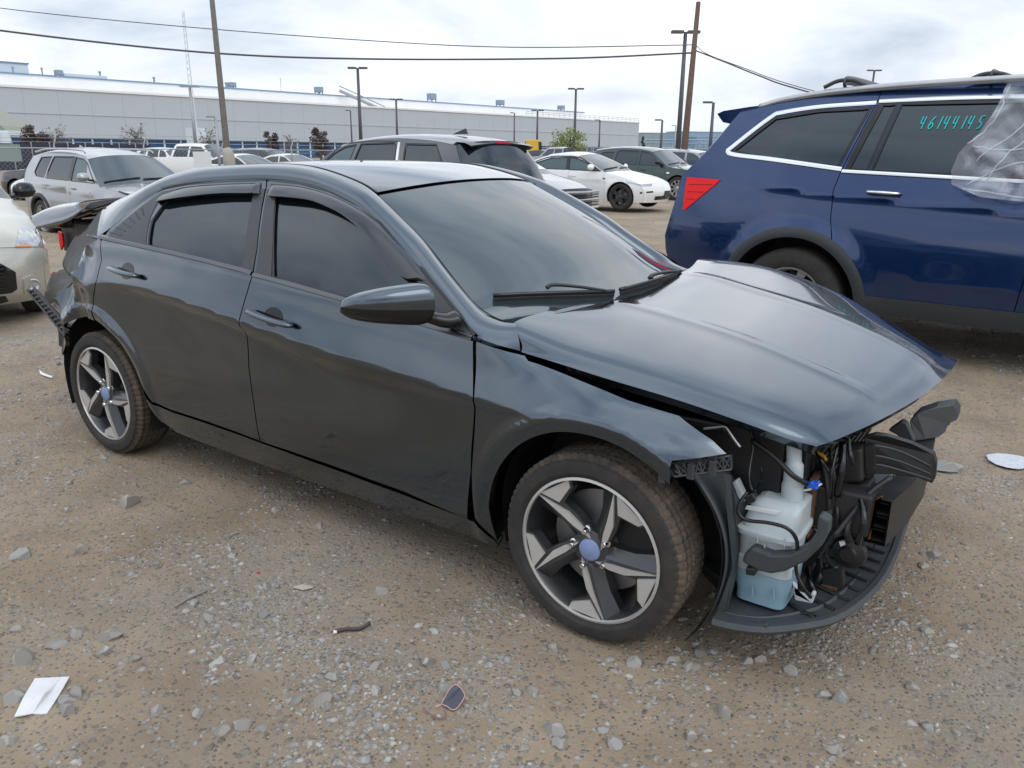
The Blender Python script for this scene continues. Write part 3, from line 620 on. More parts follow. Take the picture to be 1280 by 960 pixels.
# ---- smashed rear end
def prism_px(name, pts, y, th, m, parent=hero, dy=None, bev=.004, xs=None):
    P = [at_y(px, py, y+(0 if dy is None else dy[i])) for i, (px, py) in enumerate(pts)]; s = MB().prism(P, (0, th, 0)); return s.build(name, m, parent, bevel=bev)
def sheet(name, net, m, th=.003, amp=.0, n=6, parent=hero, seed=0):
    N_ = np.array(net, float); Q = np.array([crom(r, n) for r in N_]); Q = np.array([crom(Q[:, j], n) for j in range(Q.shape[1])]).transpose(1, 0, 2)
    if amp:
        i, j = np.mgrid[0:Q.shape[0], 0:Q.shape[1]]; Q[..., 2] += amp*(fbm(i*.35+seed, j*.35, 3)-.45)*2; Q[..., 0] += amp*(fbm(i*.3+seed+9, j*.4, 3)-.45)
    o = MB().grid(Q).build(name, m, parent, smooth=True); md = o.modifiers.new('solid', 'SOLIDIFY'); md.thickness = th; md.offset = 0; return o
def inw(px, py, y, dz=0): p = at_y(px, py, y); return [tuple(p), tuple(p+(-.02, .5, .01+dz)), tuple(p+(0, 1.15, -.01+dz))]
sheet('trunk_lid', [[at_y(103,263,-.64)]+inw(108,251.5,-.56), [at_y(85,276,-.65)]+inw(90,254,-.56), [at_y(62,282,-.65)]+inw(66,258.5,-.55), [at_y(45,286,-.64)]+inw(47,268,-.55,-.03)], paint_dark, .006, .004)
sheet('trunk_lid_frame', [[(-1.62,-.60,1.185),(-1.66,-.2,1.19),(-1.66,.2,1.19),(-1.62,.6,1.18)],[(-1.9,-.57,1.13),(-1.94,-.2,1.13),(-1.94,.2,1.13),(-1.9,.57,1.13)],[(-2.2,-.565,1.085),(-2.24,-.2,1.08),(-2.24,.2,1.08),(-2.2,.56,1.08)],[(-2.38,-.56,1.03),(-2.41,-.2,1.02),(-2.41,.2,1.02),(-2.38,.55,1.02)]], gloss_black, .02, .02, seed=4)
prism_px('hinge_arm', [(112,253),(135,248.5),(156,246.5),(157,249),(136,255),(112,262),(104,262)], -.60, .03, satin_grey)
sheet('torn_quarter_inner', [[at_y(132,261,-.66),at_y(127,285,-.70),at_y(124,300,-.76),at_y(112,318,-.79)],[at_y(112,280,-.66),at_y(112,300,-.70),at_y(108,320,-.74),at_y(103,332,-.77)],[at_y(92,300,-.64),at_y(92,318,-.66),at_y(95,330,-.70),at_y(97,338,-.74)],[at_y(79,326,-.64),at_y(80,334,-.66),at_y(87,342,-.70),at_y(93,343,-.72)]], black_plastic, .006, .02, seed=2)
s = MB(); s.box((-1.86, .02, .80), (.42, 1.16, .58)); s.box((-2.08, .1, .62), (.2, 1.0, .3)); s.box((-2.22, .12, .52), (.12, .9, .14)); s.build('trunk_structure', black_plastic, hero, bevel=.02)
prism_px('tail_lamp', [(72,289),(77,291),(79,305),(76,313),(74,306)], -.45, .012, red_lens); prism_px('tail_lamp', [(63,341),(66,340),(65,352),(61,354)], -.60, .015, red_lens)
prism_px('lid_support', [(76,285),(92,280),(96,300),(92,318),(80,313)], -.42, .06, black_plastic)
sheet('torn_bumper_skin', [[at_y(66,341,-.62),at_y(80,338,-.64),at_y(98,338,-.70)],[at_y(58,362,-.62),at_y(74,358,-.66),at_y(92,352,-.72)],[at_y(56,378,-.62),at_y(68,376,-.66),at_y(80,368,-.72)]], black_plastic, .006, .02, seed=7)
# bumper bracket: ladder-like plastic strip hanging off the corner
s = MB(); a, b, c, d = at_y(35,363,-.78), at_y(43,361,-.78), at_y(95,418,-.84), at_y(84,422,-.84)
for p, q in ((a, d), (b, c)): s.tube([p, q], .010, 6)
for t in np.linspace(.02, .98, 13): s.tube([a+(d-a)*t, b+(c-b)*t], .007, 5); s.tube([a+(d-a)*t, b+(c-b)*min(1, t+.07)], .004, 4)
s.prism([a, b, c, d], (0, .012, 0)); s.build('bumper_bracket', black_plastic, hero)
prism_px('mud_flap', [(72,398),(95,410),(100,440),(88,440),(73,432)], -.70, .02, black_plastic); prism_px('exhaust_shield', [(70,405),(90,408),(95,428),(75,425)], -.4, .25, dark_steel)
# ---- bare front end
T3 = lambda u, v: (880+u/3, 480+v/3)
def pp(name, uv, y, th, m, **k): return prism_px(name, [T3(*q) for q in uv], y, th, m, **k)
def cable(name, uvy, r, m, par=hero, k=7): P = crom([at_y(*T3(u, v), y) for u, v, y in uvy], 6); return MB().tube(P, r, k).build(name, m, par, smooth=True)
# washer tank
tank = link('washer_tank', None, hero)
def rbox(name, lv, m, par, e=4., k=28):     # stacked superellipse sections: (z, cx, cy, hx, hy)
    rows = []
    for z, cx, cy, hx, hy in lv:
        rows.append([(cx+hx*np.sign(math.cos(a))*abs(math.cos(a))**(2/e), cy+hy*np.sign(math.sin(a))*abs(math.sin(a))**(2/e), z+.0) for a in np.linspace(0, 2*math.pi, k, endpoint=False)])
    s = MB().grid(rows, closeu=True); s.add(rows[0], [tuple(range(k))[::-1]]); s.add(rows[-1], [tuple(range(k))]); return s.build(name, m, par, angle=42)
rbox('tank_lower', [(.192,1.828,-.618,.062,.078),(.199,1.828,-.618,.072,.088),(.235,1.828,-.618,.074,.089),(.25,1.828,-.618,.079,.093),(.300,1.828,-.618,.081,.095)], blue_tank, tank, 6)
rbox('tank_body', [(.301,1.828,-.618,.081,.095),(.34,1.828,-.618,.081,.095),(.345,1.828,-.618,.077,.091),(.405,1.829,-.618,.081,.095),(.415,1.831,-.618,.090,.104),(.428,1.831,-.618,.090,.104),(.432,1.833,-.615,.080,.092),(.485,1.838,-.608,.073,.080),(.505,1.845,-.60,.066,.070),(.512,1.846,-.60,.05,.05)], white_tank, tank, 6)
P = crom([(1.865,-.600,.49),(1.862,-.602,.56),(1.858,-.600,.62),(1.850,-.592,.670)], 6); MB().tube(P, [.031]*6+[.027]*6+[.021]*7, 16).build('filler_neck', white_tank, tank, smooth=True)
pp('tank_bracket', [(330,745),(345,760),(345,785),(395,800),(405,780),(418,790),(405,825),(340,812)], -.66, .02, white_tank, parent=tank)
pp('tank_label', [(160,455),(285,478),(272,492),(152,470)], -.70, .003, paper, parent=tank); pp('pump_connector', [(105,370),(122,360),(150,420),(150,445),(128,430)], -.66, .03, white_tank, parent=tank)
for k, (u, v) in enumerate(((200,560),(225,600),(300,580),(330,700),(180,760),(260,770))): pp('tank_rib', [(u, v), (u+4, v), (u+3, v+36), (u-1, v+36)], -.722, .006, white_tank if v < 700 else blue_tank, parent=tank, bev=.0)
pp('wire_plug', [(150,425),(180,408),(192,430),(190,445),(160,452)], -.74, .03, gloss_black)
cable('wiring', [(165,405,-.72),(140,440,-.74),(128,480,-.75),(160,510,-.75),(240,520,-.75),(310,540,-.75),(345,580,-.74),(350,640,-.73),(345,700,-.72),(370,760,-.72),(400,800,-.70)], .0055, gloss_black)
cable('wiring', [(180,400,-.70),(170,330,-.66),(185,230,-.62),(170,150,-.6)], .004, gloss_black); cable('wiring', [(180,210,-.62),(260,270,-.64),(330,340,-.66),(385,375,-.62)], .008, black_plastic)
cable('wiring', [(165,200,-.55),(215,320,-.6),(210,370,-.6),(190,400,-.66)], .003, gloss_black)
pp('duct_arm', [(140,668),(150,640),(180,612),(250,640),(320,640),(385,610),(420,560),(430,490),(470,512),(466,560),(440,610),(380,668),(300,706),(250,714),(200,702)], -.745, .045, grey_plastic, bev=.008)
pp('duct_arm_plug', [(155,690),(195,695),(190,722),(155,716)], -.75, .03, black_plastic)
b_ = pp('blue_clip', [(378,370),(395,374),(402,366),(412,374),(428,366),(432,378),(420,386),(428,396),(404,398),(398,390),(384,392)], -.62, .02, blue_clip, bev=.003)
P = [at_y(*T3(402+0*a, 292), -.45) for a in (0,)]; c0 = at_y(*T3(425, 285), -.45); MB().tube([c0+np.array((.024*math.cos(a), 0, .022*math.sin(a))) for a in np.linspace(R(10), R(190), 12)], .0055, 8).build('yellow_loop', yellow_clip, hero, smooth=True)
# undertray
tr = [(1.742,-.835),(1.80,-.825),(1.87,-.795),(1.945,-.73),(2.022,-.632),(2.070,-.475),(2.094,-.275),(2.095,-.02),(2.07,.35),(1.99,.60),(1.72,.72),(1.60,.5),(1.60,-.55),(1.72,-.62)]
s = MB(); s.prism([(x, y, .172) for x, y in tr], (0, 0, .012)); base = np.array(tr[:11])
c = base.mean(0); ctr = np.array((1.80, 0.))
rim = crom([(x, y, .180+.004*math.sin(8*y)) for x, y in tr[:10]], 6); s.tube(rim, .016, 6); in2 = rim.copy(); in2[:, 0] = ctr[0]+(rim[:, 0]-ctr[0])*.80; in2[:, 1] *= .93; s.tube(in2, .008, 5)
s.build('undertray', grey_plastic, hero, angle=40)
for k in range(15):
    y = -.66+.075*k; xo = np.interp(y, [p[1] for p in tr[:9]], [p[0] for p in tr[:9]])-.02; MB().tube([(xo-.22, y*.9, .186), (xo-.1, y*.95, .192), (xo, y, .186)], .006, 5).build('tray_rib', black_plastic, hero)
pp('tray_tab', [(180,900),(235,900),(237,918),(185,920)], -.80, .02, grey_plastic); pp('tray_panel', [(240,835),(330,850),(420,862),(425,872),(330,872),(235,860)], -.66, .01, black_plastic)
# front crash beam, crush can, radiator stack and supports
s = MB()
for zc_, hz in ((.497, .006), (.452, .005), (.410, .005), (.365, .006)):
    s.add([], []);
    rows = [[(2.052+dxx, y, zc_+sg*hz) for (dxx, sg) in ((0, -1), (.052, -1), (.052, 1), (0, 1))] for y in (-.45,)]
    path = [(-.45, 0), (-.25, .030), (0, .042), (.25, .030), (.5, -.01)]
    s.grid([[(2.050+px_+dxx, y, zc_+sg*hz) for (dxx, sg) in ((0, -1), (.055, -1), (.055, 1), (0, 1))] for (y, px_) in path], closeu=True)
for dxx in (0, .052): s.grid([[(2.050+px_+dxx+ex, y, z) for (ex, z) in ((0, .36), (.004, .36), (.004, .502), (0, .502))] for (y, px_) in path], closeu=True)
s.build('crash_beam', dark_steel, hero, angle=30)
pp('beam_rust_edge', [(612,585),(622,585),(645,440),(672,425),(668,418),(636,436)], -.452, .006, rust); MB().box((2.113, -.385, .435), (.004, .06, .075), rot=Matrix.Rotation(R(-8), 3, 'Z')).build('beam_label', white_label, hero)
MB().box((1.965, -.43, .455), (.19, .13, .13)).build('crush_can', dark_steel, hero, bevel=.008); MB().box((1.90, -.43, .455), (.02, .20, .19)).build('mount_plate', rust, hero, bevel=.004)
s = MB(); s.box((1.86, .02, .44), (.05, .95, .46)); s.box((1.90, .0, .68), (.06, 1.1, .05)); s.box((1.88, .0, .19), (.07, 1.05, .06)); s.build('radiator', dark_steel, hero, bevel=.006)
for k in range(16): MB().box((1.888, .02, .25+.026*k), (.006, .93, .008)).build('radiator_fin', black_plastic, hero)
s = MB(); s.box((1.52, -.585, .55), (.62, .03, .30)); s.box((1.45, -.60, .69), (.44, .09, .03)); s.box((1.86, -.52, .43), (.05, .05, .46)); s.build('inner_fender', black_plastic, hero, bevel=.01)
s = MB(); s.box((1.45, 0, .55), (.5, .8, .35)); s.box((1.55, -.32, .72), (.28, .22, .14)); s.build('engine_block', dark_steel, hero, bevel=.03)
pp('air_guide', [(600,200),(640,188),(690,196),(780,225),(862,262),(872,300),(868,350),(855,374),(800,352),(700,340),(640,338),(602,372)], -.34, .03, black_plastic, dy=[-.04,-.04,-.03,.0,.05,.05,.05,.05,.02,-.01,-.03,-.04], bev=.003)
for v0, v1 in ((232,300),(270,330),(302,350)): cable('guide_rib', [(612,v0+10,-.395),(650,v0,-.385),(740,v0+22,-.355),(850,v1+8,-.30)], .003, grey_plastic)
pp('guide_step', [(600,236),(640,225),(645,330),(605,345)], -.40, .02, black_plastic, bev=.002)
fb = prism_px('far_lamp_bracket', [T3(*q) for q in ((770,140),(800,112),(870,88),(935,80),(952,105),(950,135),(915,150),(905,180),(880,200),(830,210),(790,215))], .10, .10, grey_plastic, dy=[.0,0,.1,.2,.25,.25,.2,.15,.12,.06,.02])
pp('far_support', [(690,175),(740,140),(760,150),(790,215),(760,225),(720,190)], .02, .04, grey_plastic)
s = MB(); hc = at_y(*T3(545, 628), -.46)
s.lathe([(0, -.030), (.022, -.030), (.026, -.022), (.046, -.016), (.052, -.004), (.050, .006), (.03, .010), (0, .012)], 32, axis='y', c=hc); s.build('horn', black_plastic, hero, angle=40)
pp('horn_bracket', [(470,620),(520,610),(560,650),(530,670),(520,700),(525,760),(500,778),(440,760),(440,700),(490,690),(500,660),(465,645)], -.475, .03, dark_steel); pp('horn_label', [(506,592),(524,588),(530,602),(512,610)], -.50, .003, white_label, bev=0); pp('horn_rust', [(440,752),(500,768),(498,780),(438,764)], -.48, .03, rust, bev=0)
cable('strut', [(700,352,-.42),(620,410,-.46),(560,480,-.5),(485,575,-.55)], .009, black_plastic); cable('strut', [(455,635,-.5),(470,665,-.52),(497,692,-.54)], .007, black_plastic)
cable('silver_hook', [(-2,168,-.68),(40,163,-.68),(78,160,-.68),(95,180,-.68),(115,210,-.68),(136,237,-.68)], .0045, alloy)
r2 = np.random.default_rng(5)
for (a_, b_) in (((470,240),(480,480)),((500,230),(470,430)),((520,220),(500,420)),((440,280),(465,560)),((455,300),(420,420)),((510,330),(440,400)),((480,420),(500,560)),((390,500),(440,560)),((540,200),(560,300)),((400,230),(470,330)),((560,470),(545,590)),((585,420),(575,600)),((250,180),(330,300)),((300,200),(280,330)),((390,690),(420,790)),((430,660),(400,760))):
    m0 = ((a_[0]+b_[0])/2+r2.uniform(-22, 22), (a_[1]+b_[1])/2+r2.uniform(-14, 14)); y_ = r2.uniform(-.56, -.44)
    cable('hose', [(*a_, y_+.05), (*m0, y_), (*b_, y_)], r2.uniform(.004, .011), black_plastic if r2.random() < .6 else gloss_black)
for u, v, w_, h_ in ((430,440,40,60),(520,250,70,120),(300,180,120,60),(460,480,50,40),(380,720,60,70),(560,380,60,50),(400,330,60,60)): pp('bay_box', [(u, v), (u+w_, v-6), (u+w_+5, v+h_), (u-4, v+h_+4)], r2.uniform(-.5, -.42), .09, black_plastic if u % 40 else dark_steel, bev=.008)
cable('wiring', [(345,412,-.6),(370,400,-.6),(395,395,-.6),(440,375,-.55)], .0035, white_label); pp('sensor', [(450,480),(478,470),(480,492),(455,500)], -.52, .03, satin_grey)
# lattice strip under the fender tip, liner in front of the wheel
s = MB(); A, B, C_, D = at_y(824,582,-.885), at_y(913,570,-.80), at_y(914,587,-.80), at_y(834,597,-.885)
for p, q in ((A, B), (D, C_)): s.tube([p, q], .0035, 5)
n_ = 9
for k in range(n_+1):
    t = k/n_; p, q = A+(B-A)*t, D+(C_-D)*t; s.tube([p, q], .0028, 4)
    if k < n_: t2 = (k+1)/n_; s.tube([p, D+(C_-D)*t2], .0024, 4); s.tube([q, A+(B-A)*t2], .0024, 4)
s.build('bumper_mount_strip', satin_grey, hero)
MB().prism([A+(0, .012, 0), B+(0, .012, 0), C_+(0, .012, 0), D+(0, .012, 0)], (0, .006, 0)).build('mount_strip_backing', black_plastic, hero)
for t in (.02, .42, .72): p = A+(B-A)*t; MB().box(p+np.array((.01, -.006, -.025)), (.022, .012, .045)).build('mount_clip', grey_plastic, hero, bevel=.003)
rows = []
for a in np.linspace(52, -42, 26): rr_ = .390+.004*math.sin(a*.1); rows.append([(1.36+(rr_+.03*abs(t)**2)*math.cos(R(a)), -.79+.16*t, .315+(rr_)*math.sin(R(a))) for t in np.linspace(0, 1, 6)])
MB().grid(rows).build('front_liner', grey_plastic, hero, angle=50).modifiers.new('s', 'SOLIDIFY').thickness = .004
pp('liner_flap', [(70,335),(100,345),(112,400),(125,620),(120,720),(75,885),(35,885),(105,690),(100,480)], -.78, .006, grey_plastic, bev=.002, dy=[0,.05,.05,.05,.05,0,0,0,0])
# ------------------------------------------------------------------ general car builder
def clip_cut(poly, cut, side):
    """keep the part of poly on one side of a cut running bottom to top (side=-1 keeps smaller x)"""
    cut = np.array(sorted([tuple(c) for c in cut], key=lambda c: c[1])); cx = lambda z: np.interp(z, cut[:, 1], cut[:, 0])
    f = lambda p: (p[0]-cx(p[1]))*side; out_ = []; cr_ = []; n = len(poly)
    for i in range(n):
        a, b = poly[i], poly[(i+1) % n]; fa, fb = f(a), f(b)
        if fa >= 0: out_.append(tuple(a))
        if (fa >= 0) != (fb >= 0):
            t0, t1 = 0., 1.
            for _ in range(18):
                tm = .5*(t0+t1); m_ = (a[0]+(b[0]-a[0])*tm, a[1]+(b[1]-a[1])*tm)
                if (f(m_) >= 0) == (fa >= 0): t0 = tm
                else: t1 = tm
            out_.append(m_); cr_.append((len(out_)-1, m_[1], fa >= 0))
    if len(cr_) == 2:
        (i0, z0, leave0), (i1, z1, _) = cr_
        mids = [tuple(c) for c in cut if min(z0, z1)+.01 < c[1] < max(z0, z1)-.01]
        if leave0: ins = mids if z1 > z0 else mids[::-1]; out_ = out_[:i0+1]+ins+out_[i0+1:]
        else: ins = mids if z0 > z1 else mids[::-1]; out_ = out_[:i1+1]+ins+out_[i1+1:]
    return out_
def scl(pts, sx_, sz_): return [tuple(q*(sx_ if i % 2 == 0 else sz_) for i, q in enumerate(p)) for p in pts]
def build_car(sp):
    g = sp.get; body = g('paint'); ws_ = g('ws', .08); det = g('detail', 1)
    root = thing(g('name'), g('label'), g('cat', 'car'), (*g('at'), g('z', 0)), R(g('rot', 0)), g('group'))
    if g('pitch'): root.rotation_euler.y = R(g('pitch'))
    Wk = np.array(g('W')); Bk = np.array(g('belt')); zw = g('zw', .62); bd = g('bd', .05); tum = g('tum', .32); z0 = g('sill', .25)
    crs = g('creases', [])
    def yf(x, z):
        x = np.asarray(x, float); z = np.asarray(z, float); Wx = pchip(Wk[:, 0], Wk[:, 1], x); zb = np.interp(x, Bk[:, 0], Bk[:, 1])
        lo = np.clip((zw-z)/(zw-z0), 0, 1.5); mid = np.clip((z-zw)/(zb-zw), 0, 1); hi = np.clip(z-zb, 0, 2)
        y = Wx-g('tuck', .04)*lo**2-bd*mid**1.7*(Wx/.9)-(tum*hi+.30*hi**2)
        for (pl, amp, wd) in crs:
            pl = np.array(pl); zc = np.interp(x, pl[:, 0], pl[:, 1]); f = smooth01((x-pl[0, 0])/.25)*smooth01((pl[-1, 0]-x)/.25)
            y = y+f*amp*np.where(z > zc, np.exp(-(z-zc)/wd), np.exp((z-zc)/(wd*.35)))
        for ax in g('axles'):
            r = np.hypot(x-ax, z-g('rw')); ra_ = g('ra'); y = y+np.where(z < zb-.05, g('flare', .018)*smooth01(1-np.abs(r-ra_)/g('lw', .14)), 0)
        return y
    def fn(a, b, off=0.): return np.stack([a, -(yf(a, b)+off), b], -1)
    def P(name, poly, m, both=True, par=None, **k):
        k.setdefault('h', ws_); o = patch(name, fn, poly, m, par or root, **k); o2 = patch(name, fn, poly, m, par or root, mirror=True, **k) if both and g('far', 1) else None
        return o, o2
    rib = g('ribbon'); fns = {}; edge = []
    for (nm, mk, st, n_) in rib:
        fns[nm] = ribbon_fn(st, n_, yf); C = crom(st, 6)[:, :2]; edge += [tuple(c) for c in (C if not edge else C[1:])]
        rpatch(nm, fns[nm], mk, root, h=g('rh', .1), gap=.004 if det else 0, flange=.012, off=(-.004 if mk in (glass_dark, glass_wind, glass_green) else 0))
    A0, A1 = g('axles'); rw = g('rw'); ra_ = g('ra'); xr, xf = edge[-1][0], edge[0][0]
    a_in = math.degrees(math.asin((z0-rw)/ra_)) if z0 < rw else 5
    bot = [(xr, edge[-1][1]), (A0-ra_-.06, z0)]+arc(A0, rw, ra_, 180-a_in, a_in, 22)+[((A0+A1)/2-.3, z0-.01), ((A0+A1)/2+.3, z0-.01)]+arc(A1, rw, ra_, 180-a_in, a_in, 22)+[(A1+ra_+.05, z0)]
    outl = edge+bot[1:]
    cA, cB, cC = g('cutA'), g('cutB'), g('cutC'); wins = g('windows')   # front to rear order: A between fender and front door
    parts = [('front_fender', clip_cut(outl, cA, 1)), ('front_door', clip_cut(clip_cut(outl, cA, -1), cB, 1))]
    rest = clip_cut(outl, cB, -1) if cB else clip_cut(outl, cA, -1)
    if cC: parts += [('rear_door', clip_cut(rest, cC, 1)), ('rear_quarter_panel', clip_cut(rest, cC, -1))]
    else: parts += [('rear_quarter_panel', rest)]
    def inner(w, poly): return inside(np.array(poly), np.array([np.mean(np.array(w), 0)]))[0]
    for nm, poly in parts:
        if nm == 'front_door' and not cB: continue
        hs_ = [offset_poly(dens(w[1], .05), -.006) for w in wins if inner(w[1], poly)]
        P(nm, poly, body, holes=hs_, gap=g('gap', .003), flange=.025)
    for wn, w, wm in wins:
        P('window', w, wm, off=-.008, flange=0)
        if det:
            D = dens(list(w)+[w[0]], .05, False); t = np.gradient(D, axis=0); t /= np.linalg.norm(t, axis=1)[:, None]+1e-9; nn = np.stack([-t[:, 1], t[:, 0]], 1)
            for s_ in ((1, -1) if g('far', 1) else (1,)): MB().grid(np.array([fn(*(D+nn*q).T, o_) for q, o_ in ((-.010, -.006), (-.010, .003), (.010, .003), (.010, -.006))])*[1, s_, 1]).build('window_seal', g('sealm', gloss_black), root)
    for nm, poly, m_, off_ in g('side_patches', []): P(nm, poly, m_, off=off_, flange=abs(off_)+.004, h=min(ws_, .05))
    def band(name, line, wd, m_, off_=.008, both=True):
        D = dens(crom(line, 5), .05, False); t = np.gradient(D, axis=0); t /= np.linalg.norm(t, axis=1)[:, None]+1e-9; nn = np.stack([-t[:, 1], t[:, 0]], 1)
        for s_ in ((1, -1) if both and g('far', 1) else (1,)): MB().grid(np.array([fn(*(D+nn*wd*q).T, o_) for q, o_ in ((-.5, -.004), (-.5, off_*.7), (-.25, off_), (.25, off_), (.5, off_*.7), (.5, -.004))])*[1, s_, 1]).build(name, m_, root, angle=50)
    for q in g('bands', []): band(*q)
    if g('clad'):
        for ax in (A0, A1): band('arch_cladding', arc(ax, rw, ra_+.035, 180-a_in*.5, a_in*.5, 20), .075, g('clad'), .014)
        band('sill_cladding', [(A0+ra_+.02, z0+.05), ((A0+A1)/2, z0+.045), (A1-ra_-.02, z0+.05)], .13, g('clad'), .012)
    for (rp, poly, m_, nm, off_) in g('rib_patches', []):
        for q in ([poly, [(s, -u) for s, u in poly]] if nm.endswith('*') else [poly]): rpatch(nm.rstrip('*'), fns[rp], m_, root, poly=q, off=off_, flange=abs(off_)+.006, h=.05)
    # wheels, liners, floor, interior block, mirrors, handles
    for ax in (A0, A1):
        for s_ in (-1, 1):
            yw = pchip(Wk[:, 0], Wk[:, 1], np.array([ax]))[0]-.115; put_wheel(g('wheels'), root, ax, yw*s_, rw, spin=R(g('spin', 17)+40*ax), detail=det > 0)
            liner(ax, -5, 185, (yw+.07)*s_, .45*s_, r=ra_+.008, parent=root, zc=rw, k=14)
    s = MB(); s.box(((A0+A1)/2, 0, z0+.02), (A1-A0-2*ra_+.05, 1.45, .05)); s.box(((xr+xf)/2, 0, z0+.06), ((xf-xr)*.9, .85, .10)); s.build('underbody', black_plastic, root)
    zb_ = np.mean(Bk[:, 1]); MB().box(((A0+A1)/2-.1, 0, (z0+zb_)/2), (A1-A0-.9, 1.2, zb_-z0-.12)).build('cabin_interior', black_plastic, root)
    if g('mirror'):
        mx_, mz_, mm = g('mirror')
        for s_ in (-1, 1):
            y_ = float(yf(np.array([mx_]), np.array([mz_]))[0]); rows = []
            for t in np.linspace(0, 1, 9):
                k = (1-abs(2*t-1)**3)**.5 if 0 < t < 1 else .03; rows.append([(mx_-.04*t+.075*k*math.cos(a)*(1 if math.cos(a) > 0 else .6), s_*(y_+.06+.20*t), mz_+.06+.085*k*math.sin(a)*(1 if math.sin(a) > 0 else .75)) for a in np.linspace(0, 2*math.pi, 16)])
            e = link('door_mirror', None, root); MB().grid(rows).build('mirror_cover', mm, e, smooth=True); MB().tube([(mx_, s_*(y_-.02), mz_), (mx_-.01, s_*(y_+.12), mz_+.03)], .035, 8, flat=.6).build('mirror_arm', gloss_black, e, smooth=True)
    for (hx, hz, hm) in g('handles', []):
        for s_ in ((-1, 1) if g('far', 1) else (-1,)):
            y_ = lambda x: float(yf(np.array([x]), np.array([hz]))[0]); MB().tube([(hx+.11*q, s_*(y_(hx+.11*q)+lift), hz-.004*q) for q, lift in ((-1, .004), (-.8, .032), (0, .042), (.8, .032), (1, .004))], [x_*g('hsc', 1.) for x_ in (.008, .016, .018, .016, .008)], 10, flat=.5).build('door_handle', hm, root, smooth=True)
    root['_'] = 1; del root['_']
    return root, fns, fn, yf
W_sm = spoke_wheel(.335, .22, .235, 'dark'); W_suv = spoke_wheel(.362, .23, .25, 'twin'); W_suv2 = spoke_wheel(.375, .24, .26, 'double'); W_pil = spoke_wheel(.390, .245, .245, 'seven'); W_hat = spoke_wheel(.305, .19, .20, 'five')
def suv(L=4.7, Wd=.93, H=1.7, A=(-1.36, 1.36), **o):
    """two-box body scaled from one set of proportions"""
    sx_ = L/4.70; sz_ = H/1.70; S = lambda pts: scl(pts, sx_, sz_)
    K = [(-2.38,.74),(-2.1,.86),(-1.4,.93),(0,.925),(1.35,.93),(1.8,.90),(2.05,.82),(2.2,.70)]
    d = dict(name='parked_suv', W=[(x*sx_, w_*Wd/.93) for x, w_ in K], belt=S([(-2.4,1.13),(-1.4,1.08),(0,1.04),(.9,1.0),(1.1,.99),(2.3,.90)]), zw=.66*sz_, sill=.27*sz_, axles=A, rw=.362, ra=.42, wheels=W_suv, bd=.05, tum=.30, tuck=.05,
      ribbon=[('front_bumper', None, S([(2.02,.26,2.24,.27),(2.06,.45,2.32,.46),(2.05,.66,2.32,.68),(2.0,.84,2.26,.86)]), 2.6),
        ('hood', None, S([(2.0,.84,2.26,.86),(1.85,.93,2.1,.96),(1.4,.99,1.5,1.03),(.98,1.03,1.15,1.085)]), 3.0),
        ('windshield', glass_wind, S([(.98,1.03,1.15,1.085),(.65,1.26,.78,1.33),(.28,1.50,.42,1.575)]), 2.6),
        ('roof_panel', None, S([(.28,1.50,.42,1.575),(-.1,1.585,-.05,1.655),(-.8,1.63,-.8,1.695),(-1.5,1.60,-1.55,1.665),(-1.95,1.54,-2.1,1.60)]), 3.0),
        ('rear_window', glass_dark, S([(-1.95,1.54,-2.1,1.60),(-2.1,1.32,-2.26,1.35),(-2.2,1.10,-2.36,1.10)]), 3.2),
        ('tailgate', None, S([(-2.2,1.10,-2.36,1.10),(-2.22,.9,-2.40,.9),(-2.2,.72,-2.38,.70)]), 3.0),
        ('rear_bumper', None, S([(-2.2,.72,-2.38,.70),(-2.2,.5,-2.42,.5),(-2.12,.27,-2.34,.27)]), 2.6)],
      cutA=S([(.93,.2),(.95,.5),(.93,.85),(.86,1.02),(.30,1.47),(.15,1.7)]), cutB=S([(-.12,.2),(-.10,.9),(-.13,1.1),(-.22,1.7)]), cutC=S([(-.90,.2),(-.98,.45),(-1.22,.80),(-1.25,1.0),(-1.18,1.2),(-1.1,1.7)]),
      windows=[('w', S([(.72,1.065),(.30,1.40),(.10,1.50),(-.15,1.535),(-.10,1.09)]), glass_dark), ('w', S([(-.20,1.095),(-.25,1.54),(-.95,1.555),(-1.06,1.50),(-1.10,1.12)]), glass_dark), ('w', S([(-1.26,1.14),(-1.20,1.49),(-1.60,1.49),(-1.95,1.22),(-1.90,1.17)]), glass_dark)],
      mirror=(.62*sx_, 1.10*sz_, None), handles=[(.08*sx_, .93*sz_, None), (-.98*sx_, .96*sz_, None)], creases=[(S([(-2.1,.93),(0,.90),(2.0,.84)]), .012, .10)])
    p = o.get('paint'); d.update(o)
    d['ribbon'] = [(a, b or p, c, n_) for a, b, c, n_ in d['ribbon']]; d['mirror'] = (d['mirror'][0], d['mirror'][1], d['mirror'][2] or p) if d['mirror'] else None
    d['handles'] = [(a, b, c or p) for a, b, c in d['handles']]
    return d
